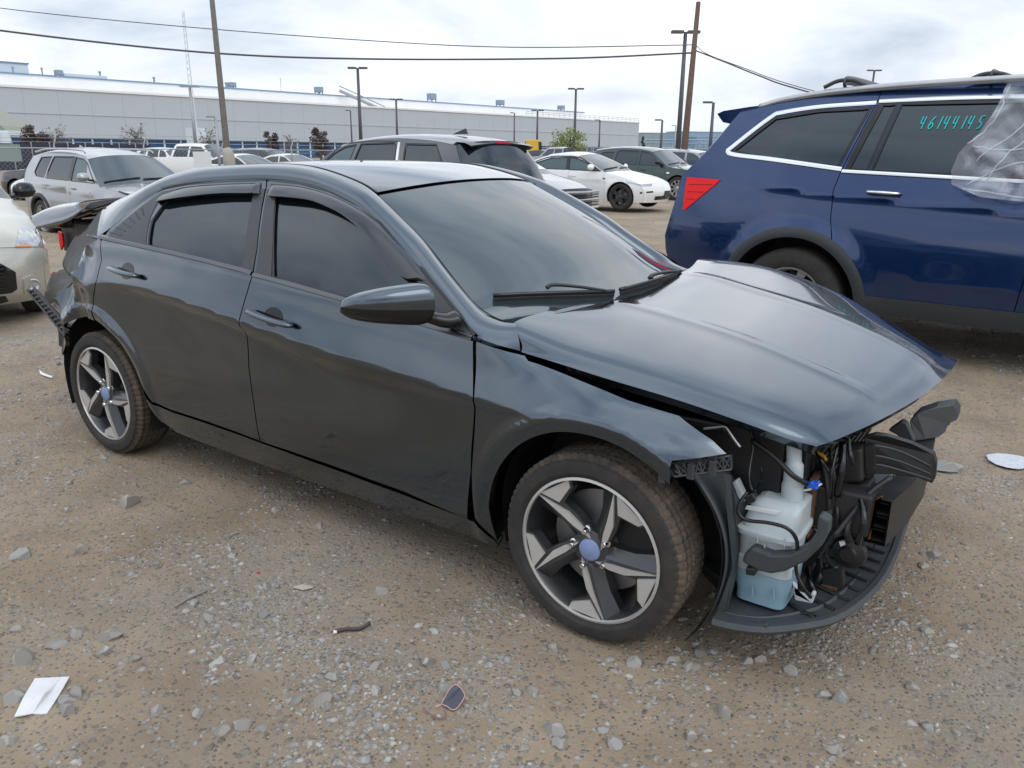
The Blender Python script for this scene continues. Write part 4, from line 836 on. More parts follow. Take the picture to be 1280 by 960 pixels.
def sedan(L=4.69, Wd=.925, H=1.44, A=(-1.43, 1.43), **o):
    sx_ = L/4.69; sz_ = H/1.44; S = lambda pts: scl(pts, sx_, sz_)
    K = [(-2.4,.72),(-2.0,.86),(-1.4,.92),(0,.915),(1.4,.92),(1.8,.88),(2.0,.80),(2.15,.68)]
    d = dict(name='parked_sedan', W=[(x*sx_, w_*Wd/.925) for x, w_ in K], belt=S([(-2.4,1.0),(-1.2,.98),(0,.95),(.9,.90),(1.1,.86),(2.3,.70)]), zw=.55*sz_, sill=.20*sz_, axles=A, rw=.335, ra=.375, wheels=W_sm, bd=.05, tum=.42, tuck=.05,
      ribbon=[('front_bumper', None, S([(2.0,.20,2.22,.20),(2.03,.40,2.30,.42),(2.0,.54,2.27,.58),(1.94,.65,2.19,.69)]), 2.4),
        ('hood', None, S([(1.94,.65,2.19,.69),(1.6,.79,1.85,.82),(1.25,.87,1.4,.91),(.95,.925,1.10,.965)]), 2.6),
        ('windshield', glass_wind, S([(.95,.925,1.10,.965),(.5,1.15,.62,1.20),(.05,1.33,.15,1.375)]), 2.4),
        ('roof_panel', None, S([(.05,1.33,.15,1.375),(-.3,1.385,-.3,1.435),(-.9,1.325,-.9,1.385)]), 2.6),
        ('rear_window', glass_dark, S([(-.9,1.325,-.9,1.385),(-1.5,1.13,-1.6,1.19),(-1.9,1.0,-2.0,1.05)]), 2.4),
        ('trunk_lid', None, S([(-1.9,1.0,-2.0,1.05),(-2.1,.98,-2.33,1.01),(-2.16,.85,-2.38,.86)]), 2.6),
        ('rear_bumper', None, S([(-2.16,.85,-2.38,.86),(-2.2,.6,-2.42,.6),(-2.1,.24,-2.34,.24)]), 2.4)],
      cutA=S([(.98,.15),(.98,.6),(.93,.88),(.80,.99),(.05,1.32),(-.1,1.5)]), cutB=S([(-.12,.15),(-.10,.6),(-.12,.95),(-.22,1.5)]), cutC=S([(-.88,.15),(-1.0,.4),(-1.15,.65),(-1.2,.9),(-1.35,1.05),(-1.5,1.5)]),
      windows=[('w', S([(.74,.965),(.20,1.215),(0,1.275),(-.18,1.29),(-.12,.985)]), glass_dark), ('w', S([(-.20,.99),(-.26,1.29),(-.75,1.27),(-1.20,1.14),(-1.5,1.035),(-1.45,1.01)]), glass_dark)],
      mirror=(.62*sx_, .98*sz_, None), handles=[(.0, .83*sz_, None), (-.98*sx_, .85*sz_, None)], creases=[(S([(-2.1,.80),(0,.76),(1.9,.66)]), .010, .09)])
    p = o.get('paint'); d.update(o)
    d['ribbon'] = [(a, b or p, c, n_) for a, b, c, n_ in d['ribbon']]; d['mirror'] = (d['mirror'][0], d['mirror'][1], d['mirror'][2] or p) if d['mirror'] else None
    d['handles'] = [(a, b, c or p) for a, b, c in d['handles']]
    return d
# ---- blue three-row suv on the right
PW = [(-2.96,.80),(-2.78,.88),(-2.35,.95),(-1.76,.985),(-.5,.985),(1.0,.985),(1.5,.95),(1.8,.86),(1.95,.74)]
blue = dict(name='parked_suv', label='dark blue three-row suv with silver roof rails and plastic sheet on its window', paint=paint_blue, at=(2.62, 4.0), z=.03, rot=-3, W=PW, far=1, ws=.036, rh=.06, lw=.18,
  belt=[(-2.8,1.335),(-1.5,1.315),(-.4,1.275),(.6,1.245),(1.9,1.15)], zw=.82, sill=.37, axles=(-1.76, 1.06), rw=.385, ra=.475, wheels=W_pil, bd=.075, tum=.28, tuck=.055, flare=.03, spin=10,
  ribbon=[('front_bumper', paint_blue, [(1.8,.35,2.0,.35),(1.84,.6,2.08,.62),(1.78,.95,2.02,.98)], 2.6), ('hood', paint_blue, [(1.78,.95,2.02,.98),(1.5,1.10,1.6,1.14),(1.0,1.17,1.15,1.22)], 3),
    ('windshield', glass_wind, [(1.0,1.17,1.15,1.22),(.6,1.5,.72,1.58),(.30,1.74,.40,1.80)], 2.6), ('roof_panel', paint_blue, [(.30,1.74,.40,1.80),(0,1.84,0,1.88),(-.54,1.885,-.54,1.91),(-1.4,1.865,-1.4,1.895),(-2.0,1.805,-2.05,1.84),(-2.36,1.74,-2.44,1.78)], 3.2),
    ('rear_window', glass_dark, [(-2.36,1.74,-2.44,1.78),(-2.54,1.48,-2.66,1.50),(-2.74,1.27,-2.85,1.27)], 3.4), ('tailgate', paint_blue, [(-2.74,1.27,-2.85,1.27),(-2.79,1.0,-2.92,1.0),(-2.85,.78,-3.0,.76)], 3.2), ('rear_bumper', paint_blue, [(-2.85,.78,-3.0,.76),(-2.80,.6,-2.96,.6),(-2.58,.42,-2.76,.42)], 2.8)],
  cutA=[(.72,.3),(.74,.9),(.70,1.2),(.36,1.62),(.2,1.9)], cutB=[(-.34,.3),(-.33,.47),(-.315,.64),(-.28,.9),(-.30,1.26),(-.38,1.9)], cutC=[(-1.22,.3),(-1.24,.55),(-1.40,.78),(-1.48,.84),(-1.52,1.0),(-1.53,1.2),(-1.505,1.33),(-1.44,1.55),(-1.375,1.80),(-1.36,1.9)],
  windows=[('w', [(.55,1.28),(.30,1.52),(.05,1.66),(-.32,1.745),(-.24,1.285)], glass_dark), ('w', [(-.42,1.305),(-.46,1.765),(-1.22,1.770),(-1.31,1.325)], glass_dark), ('w', [(-1.335,1.33),(-1.245,1.768),(-1.335,1.766),(-1.46,1.335)], glass_dark), ('w', [(-1.53,1.352),(-1.41,1.745),(-1.75,1.735),(-2.06,1.69),(-2.33,1.455),(-2.10,1.405)], glass_dark)],
  bands=[('chrome_trim', [(-1.505,1.335),(-2.0,1.395),(-2.30,1.425),(-2.375,1.45),(-2.34,1.49),(-2.10,1.695),(-2.02,1.730),(-1.75,1.765),(-1.38,1.782)], .030, chrome, .010), ('chrome_trim', [(-1.50,1.322),(-.9,1.300),(-.33,1.278)], .024, chrome, .010), ('chrome_trim', [(-1.365,1.790),(-.9,1.797),(-.40,1.792)], .026, chrome, .010), ('chrome_trim', [(-.32,1.277),(.2,1.262),(.6,1.247)], .024, chrome, .010)],
  side_patches=[('tail_lamp', [(-2.69,1.25),(-2.39,1.24),(-2.43,1.20),(-2.66,1.005),(-2.685,1.0)], red_lens, .008), ('pillar_cover', [(-1.375,1.765),(-1.35,1.765),(-1.46,1.34),(-1.485,1.34)], gloss_black, .003)],
  hsc=1.5, clad=clad_dark, mirror=(.55, 1.32, None), handles=[(-1.20, 1.19, chrome), (-.12, 1.16, chrome)], creases=[([(-2.2,1.22),(-1.5,1.16),(-.5,1.10),(1.2,1.0)], .016, .10), ([(-1.1,.64),(-.4,.60),(.6,.60)], .014, .08)])
blue['ribbon'] = blue['ribbon']; blue['mirror'] = (.55, 1.32, paint_blue)
b_root, b_fns, b_fn, b_yf = build_car(blue)
sp_ = MB()
rows = [[(-2.12, u*.655, 1.815-.02*u*u), (-2.30, u*.65, 1.80-.02*u*u), (-2.52, u*.64, 1.785-.03*u*u), (-2.575, u*.63, 1.765-.03*u*u), (-2.52, u*.63, 1.69-.02*u*u), (-2.36, u*.63, 1.64), (-2.2, u*.64, 1.68), (-2.12, u*.655, 1.815-.02*u*u)] for u in np.linspace(-1, 1, 13)]
sp_.grid(rows); sp_.add(rows[0][:-1], [tuple(range(7))]); sp_.add(rows[-1][:-1], [tuple(range(7))[::-1]]); sp_.build('roof_spoiler', paint_blue, b_root, angle=40)
for s_ in (-1, 1):
    MB().tube(crom([(-2.22, s_*.665, 1.775), (-2.0, s_*.672, 1.825), (-1.6, s_*.677, 1.868), (-1.0, s_*.682, 1.893), (-.3, s_*.682, 1.90), (.2, s_*.67, 1.86), (.3, s_*.67, 1.82)], 6), .024, 10, flat=1.0).build('roof_rail', satin_chrome if False else alloy, b_root, smooth=True)
for x in (-1.62, -.72):
    P_ = crom([(x, -.66, 1.90), (x, -.60, 1.94), (x, 0, 1.95), (x, .60, 1.94), (x, .66, 1.90)], 6); MB().tube(P_, .012, 8, flat=2.6).build('roof_crossbar', satin_grey, b_root, smooth=True)
    P_ = crom([(x-.14, -.67, 1.895), (x-.05, -.66, 1.935), (x+.05, -.66, 1.935), (x+.15, -.67, 1.895)], 6); MB().tube(P_, .014, 8).build('crossbar_foot', satin_grey, b_root, smooth=True)
for k_ in range(3): MB().tube([b_fn(np.array([x]), np.array([z]), .0095)[0] for x, z in [(-2.66, 1.20-.055*k_), (-2.45+.0*k_-.07*k_, 1.205-.058*k_)]], .004, 5).build('lamp_rib', mat('lamp_rib', (.35, .0, .0), .3) if k_ == 0 else bpy.data.materials['lamp_rib'], b_root)
def b_world(x, z, off=.01):
    p = b_fn(np.array([x]), np.array([z]), off)[0]; return b_root.matrix_world @ Vector(p)
# digits in teal crayon on the rear side window
digits = {'4': [[(0.05,1),(0,.45),(.55,.5)],[(.5,1),(.35,0)]], '6': [[(.6,1),(.15,.55),(.05,.15),(.35,0),(.6,.25),(.4,.5),(.1,.3)]], '1': [[(.35,1),(.2,0)]], '5': [[(.7,1),(.25,.95),(.2,.55),(.5,.5),(.5,.15),(.1,0)]]}
s = MB(); cx_ = 0
for ch in '46144145':
    for st in digits[ch]:
        P_ = [b_fn(np.array([-1.075+cx_+.040*u+.012*v]), np.array([1.60+.080*v-.010*cx_]), -.002)[0] for u, v in crom(st, 4)]; s.tube(P_, .0042, 4)
    cx_ += .052 if ch != '1' else .036
s.build('window_marking', crayon, b_root)
# ------------------------------------------------------------------ the other parked vehicles
def fin_antenna(root, x, z, m, s_=1.):
    MB().add([(x-.12*s_, -.02, z), (x-.12*s_, .02, z), (x+.10*s_, 0, z), (x-.10*s_, 0, z+.075)], [(0, 1, 2), (0, 3, 1), (1, 3, 2), (2, 3, 0)]).build('roof_antenna', m, root)
def wipers(root, fn, s0=.12):
    for u in (-.55, .25):
        P = fn(np.array([s0, s0+.02, s0+.05]), np.array([u-.35, u, u+.4])); P[:, 2] += .015; MB().tube(P, .012, 5).build('wiper', gloss_black, root)
def plate(root, x, z, m=white_label, w_=.30, h_=.15, nx=1): MB().box((x, 0, z), (.012, w_, h_)).build('licence_plate', m, root)
BP = lambda s0, s1, u0, u1: [(s0, u0), (s1, u0), (s1, u1), (s0, u1)]
# silver suv, left
sil, sf, _, syf = build_car(suv(L=4.71, H=1.70, paint=paint_silver, name='parked_suv', label='silver suv with black wheel arches parked behind the trunk of the crashed sedan', at=(-12.75, 5.75), z=-.22, rot=-2, A=(-1.353, 1.353), clad=black_plastic, ws=.08,
  windows=[('w', [(.78,1.09),(.34,1.42),(.14,1.50),(-.16,1.53),(-.10,1.11)], glass_green), ('w', [(-.20,1.115),(-.25,1.54),(-1.02,1.54),(-1.10,1.14)], glass_dark), ('w', [(-1.17,1.15),(-1.09,1.535),(-1.52,1.52),(-1.62,1.24),(-1.5,1.17)], glass_dark)],
  side_patches=[('pillar_cover', [(-.105,1.11),(-.155,1.54),(-.245,1.54),(-.195,1.11)], gloss_black, .003), ('drl_strip', [(2.02,.93),(1.62,.985),(1.60,.965),(1.98,.89)], gloss_black, .006), ('head_lamp', [(2.08,.78),(1.95,.80),(1.96,.62),(2.08,.62)], lamp_lens, .006)],
  rib_patches=[('front_bumper', BP(.12,.55,-.62,.62), gloss_black, 'grille', .008), ('front_bumper', [(.35,.70),(.85,.72),(.85,.98),(.35,.98)], lamp_lens, 'head_lamp*', .010), ('front_bumper', [(.86,.3),(.94,.35),(.97,.99),(.90,.99)], chrome, 'chrome_blade*', .014)],
  creases=[([(-2.2,1.02),(-1.2,1.00),(0,.93),(.9,.88)], .020, .07)], handles=[(.02, .985, None), (-1.05, 1.02, None)], mirror=(.70, 1.13, None)))
fin_antenna(sil, -1.25, 1.69, paint_silver); wipers(sil, sf['windshield']); MB().box((.45, .25, 1.36), (.10, .26, .004), rot=Matrix.Rotation(R(38), 3, 'Y')).build('dash_paper', white_label, sil)
for s_ in (-1, 1): MB().tube(crom([(-1.9, s_*.62, 1.62), (-1.2, s_*.66, 1.675), (0, s_*.66, 1.66), (.2, s_*.66, 1.61)], 5), .016, 6).build('roof_rail', paint_silver, sil, smooth=True)
# champagne hatchback, left edge
hat, hf, _, _ = build_car(dict(name='parked_hatchback', label='champagne hatchback with dark grille cut off by the left edge', paint=paint_beige, at=(-6.78, .215), z=.0, rot=-14, far=1, ws=.06, rh=.06, W=[(-2.0,.74),(-1.6,.84),(-1,.865),(0,.86),(1.2,.862),(1.55,.835),(1.75,.76),(1.95,.62)],
  belt=[(-2.0,1.06),(0,.98),(.8,.93),(1.0,.90),(2.0,.78)], zw=.58, sill=.20, axles=(-1.245, 1.245), rw=.305, ra=.35, wheels=W_hat, bd=.06, tum=.36, tuck=.05, flare=.03, spin=0,
  ribbon=[('front_bumper', paint_beige, [(1.58,.17,1.90,.19),(1.66,.26,2.0,.28),(1.69,.38,2.05,.40),(1.67,.52,2.04,.55),(1.62,.62,1.98,.68)], 2.8), ('hood', paint_beige, [(1.62,.62,1.98,.68),(1.55,.74,1.86,.80),(1.35,.86,1.6,.915),(1.05,.94,1.2,1.0),(.8,1.0,.95,1.05)], 3.),
    ('windshield', glass_wind, [(.8,1.0,.95,1.05),(.4,1.22,.5,1.28),(.0,1.38,.1,1.43)], 2.5), ('roof_panel', paint_beige, [(.0,1.38,.1,1.43),(-.8,1.42,-.8,1.47),(-1.5,1.36,-1.6,1.42)], 3.), ('rear_window', glass_dark, [(-1.5,1.36,-1.6,1.42),(-1.75,1.1,-1.88,1.1)], 3.), ('tailgate', paint_beige, [(-1.75,1.1,-1.88,1.1),(-1.85,.7,-1.98,.7)], 3.), ('rear_bumper', paint_beige, [(-1.85,.7,-1.98,.7),(-1.8,.25,-1.93,.25)], 2.6)],
  cutA=[(.85,.1),(.85,.7),(.72,1.0),(0,1.4),(-.1,1.6)], cutB=[(-.35,.1),(-.35,1.0),(-.45,1.6)], cutC=[(-.85,.1),(-1.05,.6),(-1.1,1.0),(-1.1,1.6)],
  windows=[('w', [(.62,1.0),(.15,1.27),(-.36,1.33),(-.35,1.02)], glass_dark), ('w', [(-.45,1.02),(-.48,1.34),(-1.05,1.33),(-1.1,1.1)], glass_dark)],
  mirror=(.55, 1.0, gloss_black), handles=[(-.25,.86,paint_beige),(-.95,.88,paint_beige)], side_patches=[('head_lamp', [(1.62,.63),(1.58,.76),(1.30,.845),(1.22,.83),(1.42,.68),(1.56,.60)], lamp_lens, .006), ('indicator', [(1.62,.61),(1.56,.60),(1.45,.655),(1.56,.65)], amber_lens, .009)],
  rib_patches=[('front_bumper', [(.30,-.60),(.36,-.66),(.62,-.66),(.78,-.50),(.78,.50),(.62,.66),(.36,.66),(.30,.60)], gloss_black, 'grille', .010), ('front_bumper', [(.06,-.5),(.10,-.56),(.22,-.54),(.24,.54),(.10,.56),(.06,.5)], black_plastic, 'lower_grille', .006), ('front_bumper', [(.24,.73),(.52,.74),(.56,.84),(.44,.93),(.24,.92)], paint_beige, 'fog_lamp_bezel*', .012), ('hood', [(.02,.70),(.30,.80),(.36,.97),(.02,.99)], lamp_lens, 'head_lamp*', .006), ('hood', [(.0,.70),(.03,.73),(.04,.84),(.0,.86)], amber_lens, 'indicator*', .012)]))
for s_ in (-1, 1):
    c = hf['front_bumper'](np.array([.38]), np.array([.83*s_]))[0]; MB().lathe([(0, .016), (.040, .012), (.050, .024), (.056, .0)], 24, axis='x', c=c+np.array((.012, .010*s_, 0))).build('fog_lamp', lamp_lens, hat, smooth=True)
for k in range(7):
    P = hf['front_bumper'](np.full(9, .40+.055*k), np.linspace(-.55, .55, 9)); P[:, 0] += .014; MB().tube(P, .006, 5).build('grille_bar', gloss_black, hat, smooth=True)
# charcoal suv seen over the roof, tail to the right
dk, df, dfn, dyf = build_car(suv(L=5.02, H=1.70, A=(-1.45, 1.45), paint=paint_grey, name='parked_suv', label='charcoal suv with tinted rear glass and black spoiler seen over the crashed sedan roof', at=(-5.95, 6.05), z=.0, rot=174,
  windows=[('w', [(.76,1.07),(.32,1.43),(.12,1.52),(-.12,1.55),(-.08,1.10)], glass_green), ('w', [(-.18,1.10),(-.22,1.56),(-.92,1.575),(-1.00,1.52),(-1.12,1.12)], glass_dark), ('w', [(-1.30,1.14),(-1.16,1.56),(-1.75,1.55),(-1.98,1.30),(-1.95,1.16)], glass_dark)],
  side_patches=[('chrome_trim', [(-1.00,1.58),(-1.045,1.58),(-1.20,1.12),(-1.165,1.12)], chrome, .006)], bands=[('chrome_trim', [(.80,1.06),(.30,1.48),(.10,1.565),(-.5,1.60),(-1.02,1.59)], .016, satin_grey, .006)],
  rib_patches=[('rear_window', BP(0, 1, -.97, .97), glass_dark, 'rear_glass', .006), ('tailgate', [(.0,.55),(.25,.56),(.45,.98),(.0,.98)], red_lens, 'tail_lamp*', .02)]))
fin_antenna(dk, -1.5, 1.69, gloss_black, 1.3)
rows = [[(-1.98, u*.62, 1.61-.02*u*u), (-2.2, u*.62, 1.60-.03*u*u), (-2.30, u*.61, 1.575-.04*u*u), (-2.24, u*.61, 1.535-.04*u*u), (-2.06, u*.61, 1.53-.04*u*u)] for u in np.linspace(-1, 1, 13)]
sp_ = MB().grid(rows); sp_.build('roof_spoiler', gloss_black, dk, angle=40); MB().box((-2.27, 0, 1.575), (.05, .26, .018)).build('brake_lamp', red_lens, dk)
MB().tube([(-2.36, .05, 1.13), (-2.38, -.15, 1.17), (-2.36, -.45, 1.20)], .014, 6).build('rear_wiper', gloss_black, dk); plate(dk, -2.42, .85)
# white electric-style sedan with dark wheels
wh, wf_, _, _ = build_car(sedan(paint=paint_white, name='parked_sedan', label='white sedan with dark wheels parked in front of the dark green suv', at=(-8.31, 16.45), z=.06, rot=0, A=(-1.43, 1.43), ws=.08, spin=22,
  windows=[('w', [(.80,.955),(.22,1.215),(0,1.275),(-.18,1.29),(-.12,.975)], glass_green), ('w', [(-.20,.98),(-.26,1.29),(-.75,1.27),(-1.20,1.14),(-1.5,1.035),(-1.45,1.00)], glass_green)],
  side_patches=[('pillar_cover', [(-.115,.972),(-.175,1.295),(-.265,1.295),(-.205,.975)], gloss_black, .003), ('side_camera', [(1.00,.78),(.90,.80),(.93,.76),(.98,.755)], gloss_black, .006), ('head_lamp', [(1.96,.62),(1.93,.655),(1.55,.76),(1.62,.70)], lamp_lens, .005), ('fog_duct', [(2.0,.47),(1.96,.47),(1.94,.43),(2.0,.43)], gloss_black, .004)],
  rib_patches=[('front_bumper', [(.80,.70),(.96,.62),(1.0,.99),(.86,.99)], lamp_lens, 'head_lamp*', .008), ('front_bumper', BP(.10,.24,-.6,.6), gloss_black, 'lower_intake', .006), ('front_bumper', [(.42,.70),(.50,.70),(.50,.92),(.42,.92)], gloss_black, 'fog_duct*', .006)],
  sealm=gloss_black, bands=[('window_trim', [(.82,.95),(.25,1.235),(0,1.30),(-.3,1.315),(-.8,1.295),(-1.3,1.14),(-1.6,1.02)], .03, gloss_black, .005)]))
wipers(wh, wf_['windshield']); MB().box((2.305, .05, .40), (.02, .32, .17)).build('plate_holder', black_plastic, wh)
# dark green suv beyond it
gr, gf, _, _ = build_car(suv(L=4.6, H=1.68, paint=paint_green, name='parked_suv', label='dark green suv parked beyond the white sedan', at=(-9.2, 22.6), z=.02, rot=-3, wheels=W_suv2, ws=.10, side_patches=[('fender_vent', [(1.05,.86),(.92,.86),(.94,.82),(1.05,.82)], chrome, .006), ('head_lamp', [(2.05,.80),(1.75,.86),(1.75,.76),(2.05,.70)], lamp_lens, .006)], rib_patches=[('front_bumper', BP(.35,.8,-.55,.55), gloss_black, 'grille', .008)], mirror=(.66,1.10,gloss_black)))
wipers(gr, gf['windshield'])
# wrecked silver car with a torn-off nose
nz, nf, _, _ = build_car(sedan(L=4.5, paint=paint_midsilver, name='wrecked_sedan', label='silver car with torn off nose between the charcoal suv and the white sedan', at=(-8.15, 12.1), z=.05, rot=-6, ws=.10, mirror=None, windows=[('w', [(.74,.965),(.20,1.215),(0,1.275),(-.18,1.29),(-.12,.985)], glass_green), ('w', [(-.20,.99),(-.26,1.29),(-.75,1.27),(-1.20,1.14),(-1.5,1.035),(-1.45,1.01)], glass_dark)],
  rib_patches=[('front_bumper', [(.02,-.98),(.98,-.98),(.98,.98),(.02,.98)], black_plastic, 'exposed_core', .02), ('windshield', BP(.2,.6,.3,.8), white_label, 'dash_paper', .006)], side_patches=[('torn_corner', [(2.0,.64),(1.72,.66),(1.75,.3),(2.0,.24)], black_plastic, .012)]))
for k in range(7):
    z = .30+.055*k; MB().tube([(2.28+.05*math.sin(k*2.1), -.62, z), (2.36+.03*math.cos(k), 0, z+.02*math.sin(k)), (2.26, .6, z)], .018+.01*(k % 3 == 0), 6).build('torn_bar', black_plastic if k % 3 else alloy, nz)
# black suv nose and white car nose at the far left
def zf(px, py, d): return CAM+ray(px, py)*d
def on_ground(px, d): p = CAM+ray(px, 190)*d; return (float(p[0]), float(p[1]))
build_car(suv(L=4.8, H=1.72, paint=paint_black, name='parked_suv', label='black suv at the far left edge with its nose turned away', at=on_ground(88, 24.), z=-.2, rot=196, ws=.2, rh=.2, detail=0, far=1, mirror=None, handles=[], rib_patches=[('front_bumper', BP(.6,.9,-.95,.95), lamp_lens, 'head_lamp', .01)]))
build_car(sedan(L=4.6, paint=paint_white, name='parked_sedan', label='white car nose showing between the black suv and the silver suv', at=on_ground(92, 22.5), z=-.25, rot=188, ws=.2, rh=.2, detail=0, mirror=None, handles=[], rib_patches=[('front_bumper', BP(.5,.85,-.9,.9), lamp_lens, 'head_lamp', .01)]))
build_car(suv(L=4.7, H=1.66, paint=paint_midsilver, name='parked_suv', label='grey suv half hidden between the dark green suv and the blue suv', at=on_ground(872, 31.), z=.0, rot=0, ws=.2, rh=.2, detail=0, mirror=None, handles=[]))
# vehicles beyond the chain-link fence
def pickup(**o):
    d = suv(L=5.6, H=1.85, A=(-1.75, 1.75), **o); p = o['paint']
    d['ribbon'] = [('front_bumper', p, [(2.5,.4,2.7,.4),(2.5,.9,2.7,.95)], 3.), ('hood', p, [(2.5,.9,2.7,.95),(2.3,1.12,2.5,1.17),(1.3,1.18,1.45,1.24)], 3.5), ('windshield', glass_wind, [(1.3,1.18,1.45,1.24),(.65,1.75,.75,1.82)], 3.), ('roof_panel', p, [(.65,1.75,.75,1.82),(-.3,1.80,-.3,1.87),(-.85,1.76,-.90,1.83)], 3.), ('rear_window', glass_dark, [(-.85,1.76,-.90,1.83),(-1.0,1.25,-1.05,1.25)], 3.), ('truck_bed', p, [(-1.0,1.25,-1.05,1.25),(-1.9,1.22,-1.9,1.20),(-2.75,1.22,-2.8,1.20)], 4.), ('tailgate', p, [(-2.75,1.22,-2.8,1.20),(-2.8,.6,-2.85,.6),(-2.75,.45,-2.8,.45)], 4.)]
    d['belt'] = [(-2.9,1.15),(2.8,1.12)]; d['windows'] = [('w', [(1.0,1.26),(.55,1.68),(-.0,1.71),(-.0,1.26)], glass_dark), ('w', [(-.1,1.26),(-.1,1.71),(-.75,1.70),(-.85,1.26)], glass_dark)]
    d['cutA'] = [(1.2,.3),(1.2,1.2),(.6,1.8),(.5,2.)]; d['cutB'] = [(-.05,.3),(-.05,2.)]; d['cutC'] = [(-.95,.3),(-.95,1.3),(-.9,2.)]; d['creases'] = []; return d
far_cars = [('pickup', paint_white, 'white pickup truck beyond the chain-link fence beside the leaning pole', 250, 36., 20, 'pickup_truck'), ('suv', paint_white, 'white van-like suv beyond the fence left of the white sign board', 214, 46., 10, 'parked_suv'), ('sedan', paint_white, 'white sedan beyond the fence right of the leaning pole base', 308, 33., 8, 'parked_sedan'),
  ('suv', paint_black, 'black suv beyond the fence behind the white sedan roof', 338, 40., 15, 'parked_suv'), ('suv', paint_red, 'red vehicle roof beyond the fence between two white cars', 292, 58., 12, 'parked_suv'), ('sedan', paint_white, 'white sedan roof beyond the fence next to the charcoal suv', 366, 38., 5, 'parked_sedan'),
  ('suv', paint_midsilver, 'pale grey suv farthest back beyond the fence by the radio mast', 232, 62., 10, 'parked_suv'), ('suv', paint_silver, 'silver suv beyond the fence behind the black suv', 322, 60., 14, 'parked_suv'),
  ('pickup', paint_midsilver, 'grey pickup far beyond the charcoal suv tail', 700, 55., 170, 'pickup_truck'), ('suv', paint_black, 'black suv roof just left of the green tree', 668, 60., 178, 'parked_suv'), ('sedan', paint_midsilver, 'grey sedan roof under the green tree', 735, 62., 175, 'parked_sedan'), ('suv', paint_white, 'small white suv beside the wooden pole base', 905, 60., 170, 'parked_suv')]
for ty, p, lb, px, d_, rt, nm in far_cars:
    f_ = {'pickup': pickup, 'suv': suv, 'sedan': sedan}[ty]; build_car(f_(paint=p, name=nm, label=lb, cat='pickup' if ty == 'pickup' else 'car', at=on_ground(px, d_), z=-.1 if px < 400 else 0, rot=rt, ws=.3, rh=.3, detail=0, mirror=None, handles=[], far=1))
# yellow loader far behind
lp = on_ground(676, 60.); ld = thing('yellow_loader', 'yellow loader machine far off left of the green tree', 'loader', (*lp, 0), .4); yel = mat('machine_yellow', (.70, .42, .03), .5, dirt=.3)
s = MB(); s.box((0, 0, 1.1), (2.6, 1.4, .7)); s.box((-.6, 0, 1.9), (1.1, 1.3, 1.0), taper=.85); s.build('body', yel, ld, bevel=.05); MB().box((1.9, 0, .6), (.5, 1.9, .7), taper=1.2).build('bucket', yel, ld); MB().box((-.6, 0, 1.95), (1.14, 1.1, .6)).build('cab_glass', glass_dark, ld)
for x in (-1, 1):
    for y in (-.8, .8): MB().lathe([(.2, -.2), (.6, -.2), (.65, 0), (.6, .2), (.2, .2)], 16, c=(x, y, .62)).build('wheel', rubber, ld)
# clear plastic sheet taped over the blue suv's window
film = mat('clear_film', (.62, .66, .72), .12, alpha=.34, ior=1.5, coat=1.); film_n = film.node_tree
x_ = film_n.nodes.new('ShaderNodeTexNoise'); x_.inputs['Scale'].default_value = 3.2; x_.inputs['Detail'].default_value = 4; x_.inputs['Distortion'].default_value = 1.5
mr_ = film_n.nodes.new('ShaderNodeMapRange'); mr_.inputs[1].default_value = .40; mr_.inputs[2].default_value = .75; mr_.inputs[3].default_value = .16; mr_.inputs[4].default_value = .62
t_ = film_n.nodes.new('ShaderNodeTexCoord'); film_n.links.new(t_.outputs['Object'], x_.inputs[0]); film_n.links.new(x_.outputs[0], mr_.inputs[0]); film_n.links.new(mr_.outputs[0], film_n.nodes['Principled BSDF'].inputs['Alpha'])
nu, nv = 90, 90; G_ = np.zeros((nu, nv, 3))
lx = lambda t: np.interp(t, [0, .12, .30, .45, .62, .78, .9, 1], [-.62, -.635, -.66, -.71, -.80, -.82, -.80, -.62])
for i in range(nu):
    t = i/(nu-1)
    for j in range(nv):
        q = j/(nv-1); z = 1.885-.70*t-.12*q*max(0, t-.7)*2; x = lx(t)+q*(1.15-(lx(t)+.9)*.9)
        ridge = abs(math.sin(5*q+4*t*t+1.4*math.sin(3.3*t)))**10*.05+abs(math.sin(7*t-5*q+1))**12*.035+.035*float(fbm(q*4+3, t*5, 3)); G_[i, j] = b_fn(np.array([x]), np.array([z]), .012+ridge+.03*(t > .85)*(t-.85)/.15)[0]
ps = thing('plastic_sheet', 'clear wrinkled plastic sheet taped over the front part of the blue suv side windows', 'plastic sheet', tuple(b_root.location), b_root.rotation_euler.z)
MB().grid(G_).build('sheet', film, ps, smooth=True)
cr_m = mat('film_crease', (.72, .75, .80), .2, alpha=.38)  # pale tubes along the folds, painting in the bright highlights of the film
for k, fold in enumerate(([(.02,.02),(.04,.3),(.01,.55)], [(.10,.0),(.22,.35),(.12,.7)], [(.60,.45),(.28,.60),(.05,.57)], [(.72,.74),(.36,.70),(.08,.90)], [(.45,.0),(.38,.3),(.52,.52)], [(.02,.94),(.35,.97),(.75,.93)], [(.30,.1),(.32,.4),(.20,.85)])):
    pts_ = [G_[int(t*(nu-1)), int(q*(nv-1))]-np.array((0, .004, 0)) for q, t in crom(fold, 8)]; MB().tube(pts_, .0055, 5).build('crease', cr_m, ps, smooth=True)
